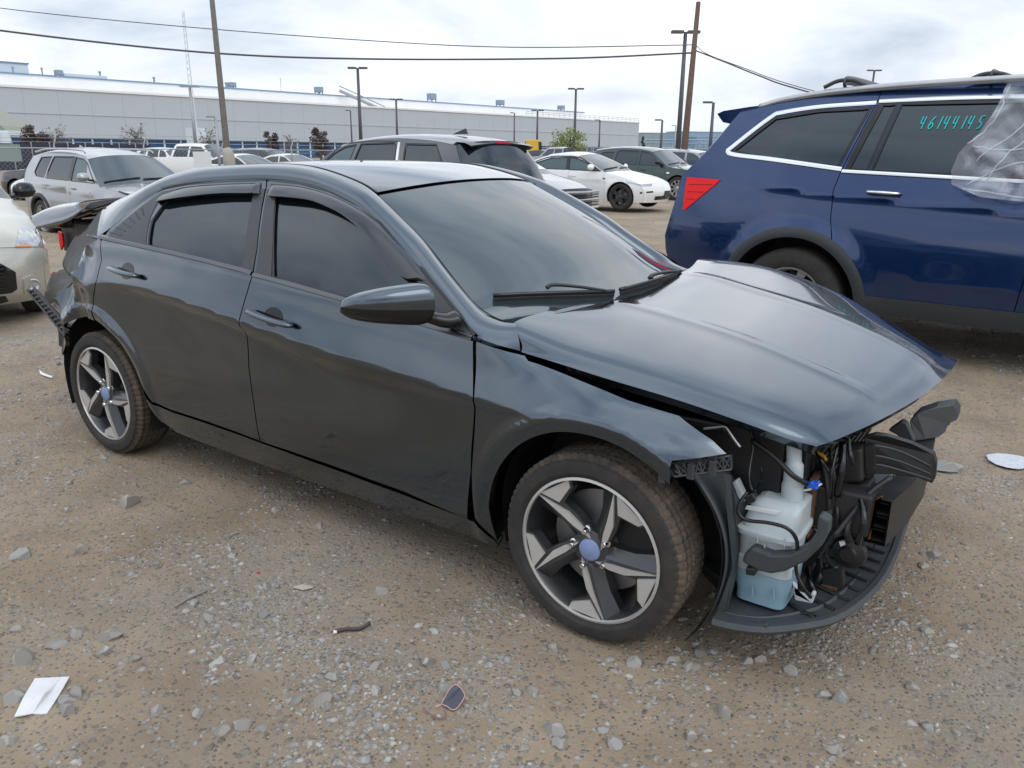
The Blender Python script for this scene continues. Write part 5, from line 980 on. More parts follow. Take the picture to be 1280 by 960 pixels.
# ------------------------------------------------------------------ warehouse, poles, fence, trees
wall_m = mat('warehouse_wall', (.45, .49, .52), .7, var=.03, vscale=.08); parapet_m = mat('warehouse_parapet', (.80, .80, .79), .6, var=.05, vscale=.2)
band_m = mat('warehouse_blue_band', (.010, .075, .20), .25, var=.25, vscale=.5); blue_trim = mat('blue_trim', (.16, .26, .38), .5)
roof_metal = mat('roof_metal', (.30, .36, .42), .5, var=.1, vscale=1); far_blue = mat('far_blue', (.25, .35, .45), .6); pale = mat('pale_cladding', (.62, .68, .72), .6, var=.04, vscale=.3)
galv = mat('galvanised', (.34, .36, .38), .45, .5, dirt=.2); pole_dark = mat('pole_dark', (.085, .09, .10), .5, .3); wood = mat('pole_wood', (.12, .075, .055), .9, var=.35, vscale=14, bump=.5, bscale=40); wood_grey = mat('pole_weathered', (.13, .12, .10), .9, var=.25, vscale=12, bump=.5, bscale=30); concrete = mat('concrete', (.36, .34, .29), .9, var=.15, vscale=3, bump=.3)
def gp(px, d, z=0.): p = CAM+ray(px, 190)*d; return np.array((p[0], p[1], z))
bld = thing('warehouse', 'long low pale grey warehouse with a white parapet and a blue base band', 'warehouse', (0, 0, 0))
Wa, Wb = gp(-420, 99), gp(797, 255); D_ = (Wb-Wa)/np.linalg.norm(Wb-Wa); Nn = np.array((-D_[1], D_[0], 0));
if Nn@CF < 0: Nn = -Nn
Lw = np.linalg.norm(Wb-Wa); P3 = lambda s, dpt, z: Wa+D_*s+Nn*dpt+np.array((0, 0, z)); Mrot = np.stack([D_, Nn, (0, 0, 1)], 1)
def bbox(s0, s1, d0, d1, z0, z1, mb): return mb.box(P3((s0+s1)/2, (d0+d1)/2, (z0+z1)/2), (s1-s0, d1-d0, z1-z0), rot=Mrot)
bbox(0, Lw, 0, 60, 3.3, 10.9, MB()).build('wall', wall_m, bld); bbox(-.2, Lw+.2, -.25, 60, 10.9, 11.25, MB()).build('wall_coping', parapet_m, bld)
bbox(3, Lw-18, 9, 58, 11.2, 13.6, MB()).build('roof_screen', parapet_m, bld); bbox(2.5, Lw-17.5, 8.8, 58.5, 13.6, 13.85, MB()).build('roof_trim', blue_trim, bld)
bbox(.5, Lw-.5, .6, 58, 0, 3.3, MB()).build('blue_base_band', band_m, bld); bbox(0, Lw, -.15, .3, 7.0, 7.12, MB()).build('wall_ledge', mat('ledge', (.44, .49, .53), .7), bld)
# cladding panels: one part per bay, proud of the wall by a few centimetres with open joints between
pme = None; nb = 42
for k in range(nb):
    w_ = Lw/nb
    if pme is None:
        q = MB(); q.box((0, 0, 0), (w_-.025, .05, 3.78)); pme = q.mesh('cladding_panel'); pme.materials.append(wall_m); fix_normals(pme)
    for zc_ in (5.17, 9.0):
        o = link('cladding_panel', pme, bld); o.location = P3(w_*(k+.5), -.02, zc_); o.rotation_euler.z = math.atan2(D_[1], D_[0])
mul = MB(); mul.box((0, 0, 0), (.30, .12, 3.1)); mme = mul.mesh('band_mullion'); mme.materials.append(pale); nm_ = 70
for k in range(nm_): o = link('band_mullion', mme, bld); o.location = P3(Lw/nm_*(k+.5), .5, 1.6); o.rotation_euler.z = math.atan2(D_[1], D_[0])
for z in (.9, 1.7, 2.5): bbox(.5, Lw-.5, .42, .6, z, z+.14, MB()).build('band_rail', blue_trim, bld)
s = MB()
for k in range(24): p = P3(Lw-55+k*2.4, .3, 11.2); s.tube([p, p+(0, 0, 1.1)], .05, 4)
for z in (11.8, 12.3): s.tube([P3(Lw-55, .3, z), P3(Lw, .3, z)], .05, 4)
s.build('roof_railing', galv, bld)
def on_roof(px, z, dpt=14):      # point along the roof under a given direction
    r = ray(px, 190)[:2]; A = np.stack([r, -D_[:2]], 1); t, s_ = np.linalg.solve(A, (P3(0, dpt, 0)-CAM)[:2]); return P3(s_, dpt, z), t
SCU = .52
for px, w_, h_, lab, typ in ((33, .5, 2.6, 'thin vent pipe left of the rooftop air unit', 'pipe'), (68, .5, 3.0, 'thin vent pipe near the left end of the warehouse roof', 'pipe'), (138, .7, 3.2, 'dark vent pipe right of the rooftop air unit', 'pipe'), (203, .7, 2.6, 'vent pipe on the roof left of the thin mast', 'pipe'), (290, .7, 2.6, 'vent pipe beside the square roof tank', 'pipe'), (357, .2, 6.0, 'thin whip antenna on the warehouse roof', 'pipe'),
    (88, 2.4, 2.6, 'rooftop air unit with a long duct at the left', 'unit'), (297, 2.8, 2.8, 'square pale tank on the roof right of the leaning pole', 'unit'), (403, 3.0, 3.6, 'square roof unit on legs above the slanted stair', 'unit'), (541, 3.6, 4.6, 'small square roof unit near the middle of the warehouse', 'unit'), (625, 3.6, 4.0, 'small square roof unit right of the roof antenna fin', 'unit'), (700, 3.4, 3.6, 'small square roof unit near the right end of the warehouse', 'unit')):
    w_ *= SCU; h_ *= SCU; p, t = on_roof(px, 13.85); o = thing('roof_vent' if typ == 'pipe' else 'roof_unit', lab, 'vent' if typ == 'pipe' else 'roof unit', tuple(p), math.atan2(D_[1], D_[0]))
    if typ == 'pipe': MB().tube([(0, 0, 0), (0, 0, h_)], w_/2, 8).build('pipe', roof_metal, o); MB().tube([(0, 0, h_-.25), (0, 0, h_)], w_*.75, 8).build('cap', roof_metal, o)
    else:
        s = MB(); s.box((0, 0, h_*.68), (w_, w_, h_*.64)); s.build('housing', roof_metal, o, bevel=.08); s = MB()
        for x in (-.4, .4):
            for y in (-.4, .4): s.box((x*w_, y*w_, h_*.18), (.2, .2, h_*.37))
        s.build('legs', galv, o)
        if px == 88: MB().box((4.5, 0, .6), (7.5, .8, .5)).build('duct', pale, o)
        if px == 403: s = MB(); s.tube([(1.5, -6, .9), (9, -13, -3.5)], .35, 4); s.tube([(1.5, -6, 1.9), (9, -13, -2.5)], .12, 4); s.build('stair', galv, o)
pb = thing('roof_penthouse', 'pale raised block on the roof at the far left edge', 'roof block', tuple(on_roof(-20, 13.85, 20)[0]), math.atan2(D_[1], D_[0])); MB().box((0, 0, 1.1), (17, 6, 2.2)).build('walls', pale, pb); MB().box((0, 0, 2.3), (17.4, 6.4, .2)).build('cap', blue_trim, pb)
# small gabled entrance at the far left
pt_ = thing('entrance_canopy', 'small gabled canopy with a white column at the far left edge', 'canopy', tuple(gp(-6, 88))); s = MB(); yv = np.array((CR[0], CR[1], 0)); dv = np.array((CF[0], CF[1], 0)); dv /= np.linalg.norm(dv)
s.prism([yv*-6+(0, 0, 3.4), yv*1.6+(0, 0, 3.4), yv*1.2+(0, 0, 3.9), yv*-2.4+(0, 0, 6.0), yv*-6+(0, 0, 6.0)], dv*6); s.build('gable', mat('canopy', (.27, .28, .23), .7), pt_); MB().box((0, 0, 0), (0, 0, 0)); s = MB(); s.prism([yv*-6+(0, 0, 2.9), yv*1.9+(0, 0, 2.9), yv*1.9+(0, 0, 3.4), yv*-6+(0, 0, 3.4)], dv*6); s.build('fascia', pale, pt_); s = MB(); s.box((yv*1.3)+(0, 0, 1.5), (.9, .9, 3.0)); s.build('column', pale, pt_)
# lamp posts
def lamp_post(px, ytop, d, lab, double=True, r=.08, m=pole_dark, lean=0.):
    tp_ = CAM+ray(px, ytop)*d; z = tp_[2]; o = thing('lamp_post', lab, 'lamp post', (tp_[0], tp_[1], 0))
    top = np.zeros(3); MB().tube([(0, 0, 0), (top[0], top[1], z)], [r*1.3, r*.8], 8).build('pole', m, o, smooth=True)
    for s_ in ((-1, 1) if double else (-1,)):
        c = top+yv*s_*r*3.4+np.array((0, 0, z)); MB().box(c, (r*5, r*3.2, r*1.0), rot=np.stack([yv, dv, (0, 0, 1)], 1)).build('lamp_head', m, o)
lamp_post(447, 85, 62, 'tall twin-headed lamp post rising behind the charcoal suv', r=.13, lean=3); lamp_post(495, 124, 105, 'twin-headed lamp post right of the tallest one', r=.15); lamp_post(438, 138, 120, 'short thin lamp post just left of the tallest one', False, r=.12)
lamp_post(720, 111, 75, 'twin-headed lamp post directly behind the green tree', r=.13, lean=-1); lamp_post(672, 138, 125, 'lamp post left of the green tree', True, r=.17); lamp_post(643, 141, 140, 'thin lamp post above the charcoal suv rear glass', False, r=.13); lamp_post(750, 150, 130, 'thin lamp post right of the green tree', False, r=.14)
lamp_post(857, 40, 42, 'very tall twin-headed lamp post left of the wooden pole', r=.13, lean=-9); lamp_post(892, 128, 58, 'lamp post just left of the blue suv rear corner', r=.13, lean=-4, double=False); lamp_post(828, 150, 80, 'short lamp post in front of the square far building', False, r=.13, lean=-1); lamp_post(845, 157, 110, 'thin pale lamp post between the square building and the tall lamp post', False, r=.10, m=galv)
lamp_post(1093, 88, 40, 'lamp post tip showing above the blue suv roof', r=.06); lamp_post(237, 108, 70, 'slim post with a crossbar beside the leaning pole', r=.14, m=galv)
lamp_post(269, 146, 27, 'thin white post leaning beside the weathered pole', False, r=.05, m=galv, lean=8)
# lattice radio mast
ms = thing('radio_mast', 'thin white lattice radio mast left of the leaning pole', 'mast', tuple((CAM+ray(229, 14)*90)*(1, 1, 0))); zt = CAM[2]+(ray(229, 14)*90)[2]; tp = np.zeros(3); s = MB()
for a in range(3): of = np.array((.35*math.cos(a*2.09), .35*math.sin(a*2.09), 0)); s.tube([of, tp+of*.4+(0, 0, zt)], .045, 4)
for k in range(70):
    t = k/70; t2 = (k+1)/70; a = k % 3; o1 = np.array((.35*math.cos(a*2.09), .35*math.sin(a*2.09), 0)); o2 = np.array((.35*math.cos((a+1)*2.09), .35*math.sin((a+1)*2.09), 0)); s.tube([tp*t+o1*(1-.6*t)+(0, 0, zt*t), tp*t2+o2*(1-.6*t2)+(0, 0, zt*t2)], .03, 3)
s.build('lattice', pale, ms); s = MB()
s.box((0, 0, 2.), (1.6, 1.6, 4.)); s.build('mast_base', pale, ms)
# utility poles and wires
def at_zf(px, py, d): return CAM+ray(px, py)*d
up1 = thing('utility_pole', 'weathered grey pole leaning left with a concrete collar at its foot', 'utility pole', tuple(gp(286, 30))); b0 = gp(286, 30)
MB().tube([(0, 0, 0), *(at_zf(283, 180, 30)-b0,), *(at_zf(261, -40, 30)-b0,)], [.135, .12, .09], 14).build('pole', wood_grey, up1, smooth=True); MB().tube([(0, 0, 0), at_zf(285.5, 193, 30)-b0, at_zf(284, 186, 30)-b0], [.24, .22, .15], 14).build('collar', concrete, up1, smooth=True)
b0 = gp(855, 38); up2 = thing('utility_pole', 'dark brown wooden pole leaning right beside the tall lamp post', 'utility pole', tuple(b0))
MB().tube([(0, 0, 0), at_zf(856, 180, 38)-b0, at_zf(873, 3, 38)-b0], [.17, .165, .11], 14).build('pole', wood, up2, smooth=True)
def wire(pts, r, lab): P = crom([at_zf(*q) for q in pts], 10); o = MB().tube(P, r, 5).build('overhead_wire', pole_dark, None, smooth=True); tag(o, lab, 'wire')
wire([(866, 66, 38), (700, 73, 37.5), (450, 73.5, 37), (250, 65, 36), (0, 38, 34), (-200, 6, 32)], .045, 'thick lower overhead wire crossing from the left to the wooden pole')
wire([(868, 56, 38), (640, 59, 40), (450, 50, 42), (215, 32, 44), (0, 10, 46), (-200, -20, 48)], .025, 'thin upper overhead wire crossing from the left to the wooden pole')
wire([(869, 63, 38), (905, 77, 37), (950, 95, 36), (1000, 112, 35), (1200, 165, 33)], .032, 'thick wire dropping from the wooden pole behind the blue suv')
wire([(870, 57, 38), (885, 68, 37.5), (930, 85, 36.5), (1000, 109, 35.2), (1200, 160, 33.2)], .018, 'thin looped wire dropping from the wooden pole behind the blue suv')
# chain-link fence behind the silver suv
fa, fb = gp(-60, 27.), gp(640, 44.); fd = (fb-fa); fl = np.linalg.norm(fd); fd = fd/fl; fn_ = np.array((-fd[1], fd[0], 0)); fz = 1.60
fc = thing('chain_link_fence', 'chain-link fence with barbed wire arms running behind the silver suv', 'fence', (0, 0, -.12))
s = MB(); r_ = .004
V = []; F = []; stp = .16; n_ = int(fl/stp); h_ = fz
for k in range(-int(h_/stp), n_):
    for dr in (1, -1):
        x0 = k*stp; x1 = x0+h_; z0, z1 = (0, h_) if dr == 1 else (h_, 0)
        if x1 < 0 or x0 > fl: continue
        if x0 < 0: z0 = z0+dr*(-x0); x0 = 0
        if x1 > fl: z1 = z1-dr*(x1-fl); x1 = fl
        a = fa+fd*x0+np.array((0, 0, z0)); b = fa+fd*x1+np.array((0, 0, z1)); base = len(V)
        for p in (a, b):
            for q in ((r_, 0), (-r_*.5, r_), (-r_*.5, -r_)): V.append(p+fn_*q[0]+np.array((0, 0, q[1])))
        F += [(base+i, base+(i+1) % 3, base+3+(i+1) % 3, base+3+i) for i in range(3)]
s.add(V, F); kind(s.build('mesh', galv, fc), 'stuff')
np_ = int(fl/3.2)
for k in range(np_+1):
    p = fa+fd*(k*3.2); o = MB().tube([p, p+(0, 0, fz+.05), p+(0, 0, fz+.1)+fn_*.02, p-fn_*.12+fd*.10+(0, 0, fz+.52)], [.035, .035, .03, .02], 8).build('post', galv, fc, smooth=True)
for z, of in ((fz, 0), (fz+.22, -.05), (fz+.36, -.085), (fz+.50, -.12)): MB().tube([fa-fn_*-of+(0, 0, z), fb-fn_*-of+(0, 0, z)], .024 if z == fz else .007, 5).build('top_rail' if z == fz else 'barbed_wire', galv, fc)
MB().box((gp(252, 29.)+(0, 0, 1.0)), (.66, .03, .8), rot=np.stack([yv, dv, (0, 0, 1)], 1)).build('x', paper, None).name = 'blank_sign_board'; tag(bpy.data.objects['blank_sign_board'], 'blank white board hung on the chain-link fence left of the leaning pole', 'sign board')
# dark privacy fence at the far left and low fence at the right
pf = thing('privacy_fence', 'dark navy screened fence behind the silver suv at the left', 'fence'); a, b = gp(-200, 48), gp(190, 60); d_ = (b-a)/np.linalg.norm(b-a); navy = mat('navy_screen', (.030, .036, .055), .8, var=.2)
for k in range(16): w_ = np.linalg.norm(b-a)/16; p = a+d_*w_*(k+.5)+(0, 0, .85); MB().box(p, (w_-.08, .05, 1.9), rot=np.stack([d_, np.cross((0, 0, 1), d_), (0, 0, 1)], 1)).build('panel', navy, pf); MB().tube([a+d_*w_*k, a+d_*w_*k+(0, 0, 1.9)], .05, 6).build('post', galv, pf)
MB().box(gp(12, 47)+(0, 0, 1.2), (1.2, .3, 1.0), rot=np.stack([yv, dv, (0, 0, 1)], 1)).build('utility_cabinet', mat('cabinet', (.22, .27, .26), .6), None); tag(bpy.data.objects['utility_cabinet'], 'grey-green cabinet in front of the navy fence at the left edge', 'cabinet')
rf = thing('perimeter_fence', 'low dark chain fence across the far edge of the lot behind the white sedan', 'fence'); a, b = gp(560, 85), gp(960, 85); d_ = (b-a)/np.linalg.norm(b-a); s = MB(); wl = np.linalg.norm(b-a)
for k in range(30): MB().tube([a+d_*wl*k/29, a+d_*wl*k/29+(0, 0, 2.0)], .05, 5).build('post', galv, rf)
for z in (.4, .8, 1.2, 1.6, 2.0): MB().tube([a+(0, 0, z), b+(0, 0, z)], .04, 4).build('rail', galv, rf)
MB().box((a+b)/2+(0, 0, .5)+dv*.4, (wl, .05, 1.0), rot=np.stack([d_, dv, (0, 0, 1)], 1)).build('screen', navy, rf)
# far plant at the right
def block(px, ytop, w_, d, m, lab, nm='industrial_building', dep=10):
    z = CAM[2]+(ray(px, ytop)*d)[2]; o = thing(nm, lab, 'building', tuple(gp(px, d)), math.atan2(yv[1], yv[0])+.2)
    MB().box((0, dep/2, z/2), (w_, dep, z)).build('walls', m, o); MB().box((0, dep/2, z+.15), (w_+.3, dep+.3, .3)).build('roof_edge', roof_metal, o)
    for k in range(4): MB().box((-w_/2+w_*(k+.5)/4, -.06, z*.5), (w_/4-.3, .1, z*.86)).build('cladding_panel', m, o)
block(827, 167, 18, 330, mat('far_grey', (.28, .34, .36), .7), 'square grey-green block far off right of the conifer'); block(905, 166, 40, 300, far_blue, 'blue-grey plant block hidden partly by the blue suv rear corner'); block(888, 172, 12, 290, far_blue, 'small blue-grey box left of the plant block')
pr = thing('pipe_rack', 'low row of pipe bridges and tanks far off between the poles', 'pipe rack'); s = MB()
for k in range(26):
    px = 806+k*4.2; p = gp(px, 280); s.tube([p, p+(0, 0, 4+2*math.sin(k*1.7))], .25, 4)
for z in (3.2, 5.0, 6.2): s.tube([gp(806, 280)+(0, 0, z), gp(915, 280)+(0, 0, z)], .22, 4)
kind(s.build('pipework', far_blue, pr), 'stuff')
for k, px in enumerate((812, 838, 852, 866, 874, 898)): MB().box(gp(px, 284)+(0, 0, 1.8), (7, 5, 3.2+.6*(k % 3)), rot=np.stack([yv, dv, (0, 0, 1)], 1)).build('tank', pale if k % 2 else far_blue, pr)
# trees
leaf_ms = [mat('leaf_purple', (.080, .050, .045), .7, var=.4, vscale=3), mat('leaf_green', (.17, .23, .06), .6, var=.4, vscale=2), mat('leaf_conifer', (.03, .065, .035), .7, var=.4, vscale=2), mat('leaf_yellowgreen', (.30, .32, .08), .6, var=.3, vscale=2)]; bark = mat('bark', (.10, .085, .075), .9, bump=.4); twig_m = mat('twigs', (.16, .145, .135), .9)
def leaf_mass(centres, rad, n, size, r_):
    c = centres[r_.integers(0, len(centres), n)]; v = r_.normal(size=(n, 3)); v /= np.linalg.norm(v, axis=1)[:, None]; p = c+v*(rad*r_.uniform(.3, 1, (n, 1))**.5)
    a = r_.normal(size=(n, 3)); a /= np.linalg.norm(a, axis=1)[:, None]; b = np.cross(a, r_.normal(size=(n, 3))); b /= np.linalg.norm(b, axis=1)[:, None]; s_ = size*r_.uniform(.5, 1.3, (n, 1))
    V = np.stack([p-a*s_, p+b*s_*.6, p+a*s_, p-b*s_*.6], 1).reshape(-1, 3); return V, [(4*i, 4*i+1, 4*i+2, 4*i+3) for i in range(n)]
def tree(px, d, ytop, wpx, lab, ms_, typ='round', seed=1, z0=0.):
    r_ = np.random.default_rng(seed); h = CAM[2]+(ray(px, ytop)*d)[2]; w_ = wpx*d/FPX/2; o = thing('tree' if typ != 'bare' else 'bare_tree', lab, 'tree', tuple(gp(px, d, z0)))
    tk = MB(); tk.tube([(0, 0, 0), (.05*h, 0, h*.35), (0, .03*h, h*.8)], [.035*h, .025*h, .008*h], 7); cen = []; tips = []
    nbr = 26 if typ != 'conifer' else 30
    for k in range(nbr):
        a = r_.uniform(0, 6.28); z = h*r_.uniform(.28, .85) if typ != 'conifer' else h*(.08+.88*k/nbr); L_ = w_*r_.uniform(.55, 1.05)*(math.sin(math.pi*min(1, .15+z/h*.8))**.5 if typ != 'conifer' else (1-z/h)*1.05+.05)
        e = np.array((L_*math.cos(a), L_*math.sin(a), z+(h*.13*r_.uniform(.2, 1) if typ != 'conifer' else -.03*h))); e[2] = min(e[2], h*.96); tk.tube([(0, 0, z*.85), e*(.5, .5, 1)-(0, 0, .02*h), e], [.012*h, .007*h, .003*h], 4)
        cen.append(e); cen.append(e*(.6, .6, 1)); 
        for _ in range(5 if typ == 'bare' else 1):
            f = e+r_.normal(size=3)*w_*.33; tk.tube([e*(.7, .7, .98), f], [.004*h, .0018*h], 3); tips.append(f)
    tk.build('trunk', twig_m if typ == 'bare' else bark, o)
    cen = np.array(cen)
    if typ == 'bare': V, F = leaf_mass(np.array(tips), w_*.22, 160, .03*h, r_); kind(MB().add(V, F).build('twigs', twig_m, o), 'stuff'); return
    V, F = leaf_mass(cen, w_*.24 if typ != 'conifer' else w_*.16, 2600, .024*h if typ != 'conifer' else .018*h, r_); half = len(V)//8*4
    mb = MB().add(V, F); kind_ = kind(mb.build('crown', ms_, o), 'stuff')
    if len(ms_) > 1: kind_.data.polygons.foreach_set('material_index', (r_.random(len(F)) < .4).astype(int).tolist())
tree(48, 62, 156, 34, 'dark red-leaved tree against the warehouse at the far left', [leaf_ms[0]], seed=3); tree(72, 66, 158, 26, 'bare grey tree right of the far left red-leaved tree', [twig_m], 'bare', 5); tree(172, 64, 157, 32, 'bare grey tree behind the silver suv roof', [twig_m], 'bare', 7)
tree(262, 62, 162, 30, 'bare bush-like tree behind the leaning pole', [twig_m], 'bare', 9); tree(340, 64, 163, 19, 'small red-brown tree between the leaning pole and the charcoal suv', [leaf_ms[0]], seed=11); tree(362, 66, 168, 18, 'bare tree right of the small red-brown tree', [twig_m], 'bare', 12); tree(400, 66, 160, 26, 'red-brown tree just above the charcoal suv hood end', [leaf_ms[0]], seed=13)
tree(712, 66, 161, 50, 'green and yellow leafy tree behind the white sedan', [leaf_ms[1], leaf_ms[3]], seed=15); tree(803, 120, 168, 14, 'small dark conifer at the right end of the warehouse', [leaf_ms[2]], 'conifer', 17)
# ------------------------------------------------------------------ ground sheet, gravel, stones, litter
gm = bpy.data.materials.new('gravel_dirt'); gm.use_nodes = True; n = gm.node_tree.nodes; l = gm.node_tree.links; b = n['Principled BSDF']; b.inputs['Roughness'].default_value = .92; b.inputs['Specular IOR Level'].default_value = .25
t = n.new('ShaderNodeTexCoord')
def gn(s, d=8, r=.6, dist=0): x = n.new('ShaderNodeTexNoise'); x.inputs['Scale'].default_value = s; x.inputs['Detail'].default_value = d; x.inputs['Roughness'].default_value = r; x.inputs['Distortion'].default_value = dist; l.new(t.outputs['Object'], x.inputs[0]); return x
def gr(src, p0, c0, p1, c1, *more):
    r = n.new('ShaderNodeValToRGB'); l.new(src, r.inputs[0]); e = r.color_ramp.elements; e[0].position = p0; e[0].color = (*c0, 1); e[1].position = p1; e[1].color = (*c1, 1)
    for p, c in more: q = e.new(p); q.color = (*c, 1)
    return r
def gmix(f, a, b_, mode='MIX', fac=None):
    m = n.new('ShaderNodeMix'); m.data_type = 'RGBA'; m.blend_type = mode
    if f is None: m.inputs[0].default_value = fac
    else: l.new(f, m.inputs[0])
    l.new(a, m.inputs[6]); l.new(b_, m.inputs[7]); return m
big = gn(.55, 7, .62, .4); dirt = gr(gn(2.2, 9, .7).outputs[0], .28, (.25, .190, .132), .72, (.42, .335, .245)); fine = gn(55, 6, .75); grav = gr(gn(90, 4, .8).outputs[0], .30, (.18, .160, .138), .68, (.42, .385, .335))
msk = gr(big.outputs[0], .48, (0, 0, 0), .68, (.7, .7, .7)); base = gmix(msk.outputs[0], dirt.outputs[0], grav.outputs[0])
def voro(s): v = n.new('ShaderNodeTexVoronoi'); v.inputs['Scale'].default_value = s; l.new(t.outputs['Object'], v.inputs[0]); return v
v1 = voro(38); v2 = voro(85); hsv = n.new('ShaderNodeSeparateColor'); l.new(v1.outputs['Color'], hsv.inputs[0]); stone_c = gr(hsv.outputs[0], 0, (.17, .15, .13), 1, (.38, .36, .33)); hs2 = n.new('ShaderNodeSeparateColor'); l.new(v2.outputs['Color'], hs2.inputs[0]); st2 = gr(hs2.outputs[0], 0, (.15, .135, .115), 1, (.36, .34, .31))
def mth(op, a, b_): m = n.new('ShaderNodeMath'); m.operation = op; (l.new(a, m.inputs[0]) if not isinstance(a, (int, float)) else setattr(m.inputs[0], 'default_value', a)); (l.new(b_, m.inputs[1]) if not isinstance(b_, (int, float)) else setattr(m.inputs[1], 'default_value', b_)); return m.outputs[0]
d1 = mth('LESS_THAN', v1.outputs['Distance'], .40); pick1 = mth('GREATER_THAN', hsv.outputs[1], .62); d2 = mth('LESS_THAN', v2.outputs['Distance'], .42); pick2 = mth('GREATER_THAN', hs2.outputs[1], .45)
c1 = gmix(mth('MULTIPLY', d2, mth('MULTIPLY', pick2, .75)), base.outputs[2], st2.outputs[0]); c2 = gmix(mth('MULTIPLY', d1, mth('MULTIPLY', pick1, .7)), c1.outputs[2], stone_c.outputs[0])
vr = gr(gn(.9, 6, .6).outputs[0], .3, (.80, .785, .76), .7, (1.12, 1.10, 1.07)); c3 = gmix(None, c2.outputs[2], vr.outputs[0], 'MULTIPLY', 1.0); l.new(c3.outputs[2], b.inputs['Base Color'])
hgt = mth('ADD', mth('MULTIPLY', fine.outputs[0], .5), mth('ADD', mth('MULTIPLY', mth('MULTIPLY', d1, pick1), mth('SUBTRACT', .5, v1.outputs['Distance'])), mth('MULTIPLY', mth('MULTIPLY', d2, pick2), mth('SUBTRACT', .4, v2.outputs['Distance']))))
bp = n.new('ShaderNodeBump'); bp.inputs['Strength'].default_value = 1.0; bp.inputs['Distance'].default_value = .016; l.new(hgt, bp.inputs['Height']); l.new(bp.outputs[0], b.inputs['Normal'])
def ax(lo, hi, h, far):
    a = list(np.arange(lo, hi, h)); s = h
    while a[-1] < far: s *= 1.18; a.append(a[-1]+s)
    s = h; q = a[0]
    while q > -far: s *= 1.18; q -= s; a.insert(0, q)
    return np.array(a)
GX = ax(-5.5, 4.6, .032, 900); GY = ax(-4.2, 4.2, .032, 900)
CONTACT = [(1.36, -.80), (-1.36, -.80), (1.36, .80), (-1.36, .80)]
def gz(x, y):
    z = ground_z(x, y)
    for cx_, cy_ in CONTACT: z = z*(1-np.exp(-(((x-cx_)/.30)**2+((y-cy_)/.25)**2)))
    near = np.exp(-(np.hypot(x-1, y+1.5)/6)**2); z = z+near*(.018*(fbm(x*3.1+2, y*3.1+7, 5)-.47)+.010*(fbm(x*12, y*12, 3)-.45))
    for cx_, cy_ in CONTACT: z = z-.008*np.exp(-(((x-cx_)/.22)**2+((y-cy_)/.18)**2))
    return z
XX, YY = np.meshgrid(GX, GY, indexing='ij'); Z = gz(XX, YY); Vv = np.stack([XX, YY, Z], -1).reshape(-1, 3).astype(np.float32); na, nb_ = XX.shape
I, J = np.meshgrid(np.arange(na-1), np.arange(nb_-1), indexing='ij'); q = (I*nb_+J).ravel(); Q = np.stack([q, q+nb_, q+nb_+1, q+1], 1)
def np_mesh(name, V, F, mats):
    me = bpy.data.meshes.new(name); k = F.shape[1]; me.vertices.add(len(V)); me.vertices.foreach_set('co', np.asarray(V, np.float32).ravel()); me.loops.add(F.size); me.loops.foreach_set('vertex_index', F.astype(np.int32).ravel())
    me.polygons.add(len(F)); me.polygons.foreach_set('loop_start', np.arange(0, F.size, k, dtype=np.int32)); me.update(calc_edges=True)
    for m in mats: me.materials.append(m)
    return me
me = np_mesh('ground', Vv, Q, [gm]); me.shade_smooth(); kind(link('ground', me), 'structure')
# stones
sm = bpy.data.materials.new('stone'); sm.use_nodes = True; n = sm.node_tree.nodes; l = sm.node_tree.links; b = n['Principled BSDF']; b.inputs['Roughness'].default_value = .88; b.inputs['Specular IOR Level'].default_value = .3
ge = n.new('ShaderNodeNewGeometry'); oi = n.new('ShaderNodeObjectInfo'); ad_ = n.new('ShaderNodeMath'); ad_.operation = 'ADD'; l.new(ge.outputs['Random Per Island'], ad_.inputs[0]); l.new(oi.outputs['Random'], ad_.inputs[1]); fr = n.new('ShaderNodeMath'); fr.operation = 'FRACT'; l.new(ad_.outputs[0], fr.inputs[0])
r = n.new('ShaderNodeValToRGB'); l.new(fr.outputs[0], r.inputs[0]); e = r.color_ramp.elements; e[0].color = (.18, .158, .135, 1); e[1].color = (.44, .425, .395, 1); e[1].position = 1
for p, c in ((.25, (.25, .232, .21)), (.5, (.32, .29, .25)), (.75, (.30, .30, .295)), (.9, (.38, .345, .31))): q_ = e.new(p); q_.color = (*c, 1)
t = n.new('ShaderNodeTexCoord'); x = n.new('ShaderNodeTexNoise'); x.inputs['Scale'].default_value = 70; x.inputs['Detail'].default_value = 7; l.new(t.outputs['Object'], x.inputs[0]); mr = n.new('ShaderNodeMapRange'); l.new(x.outputs[0], mr.inputs[0]); mr.inputs[1].default_value = .3; mr.inputs[2].default_value = .7; mr.inputs[3].default_value = .78; mr.inputs[4].default_value = 1.15
mm = n.new('ShaderNodeMix'); mm.data_type = 'RGBA'; mm.blend_type = 'MULTIPLY'; mm.inputs[0].default_value = 1; l.new(r.outputs[0], mm.inputs[6]); l.new(mr.outputs[0], mm.inputs[7]); l.new(mm.outputs[2], b.inputs['Base Color'])
bp = n.new('ShaderNodeBump'); bp.inputs['Strength'].default_value = .4; bp.inputs['Distance'].default_value = .004; l.new(x.outputs[0], bp.inputs['Height']); l.new(bp.outputs[0], b.inputs['Normal'])
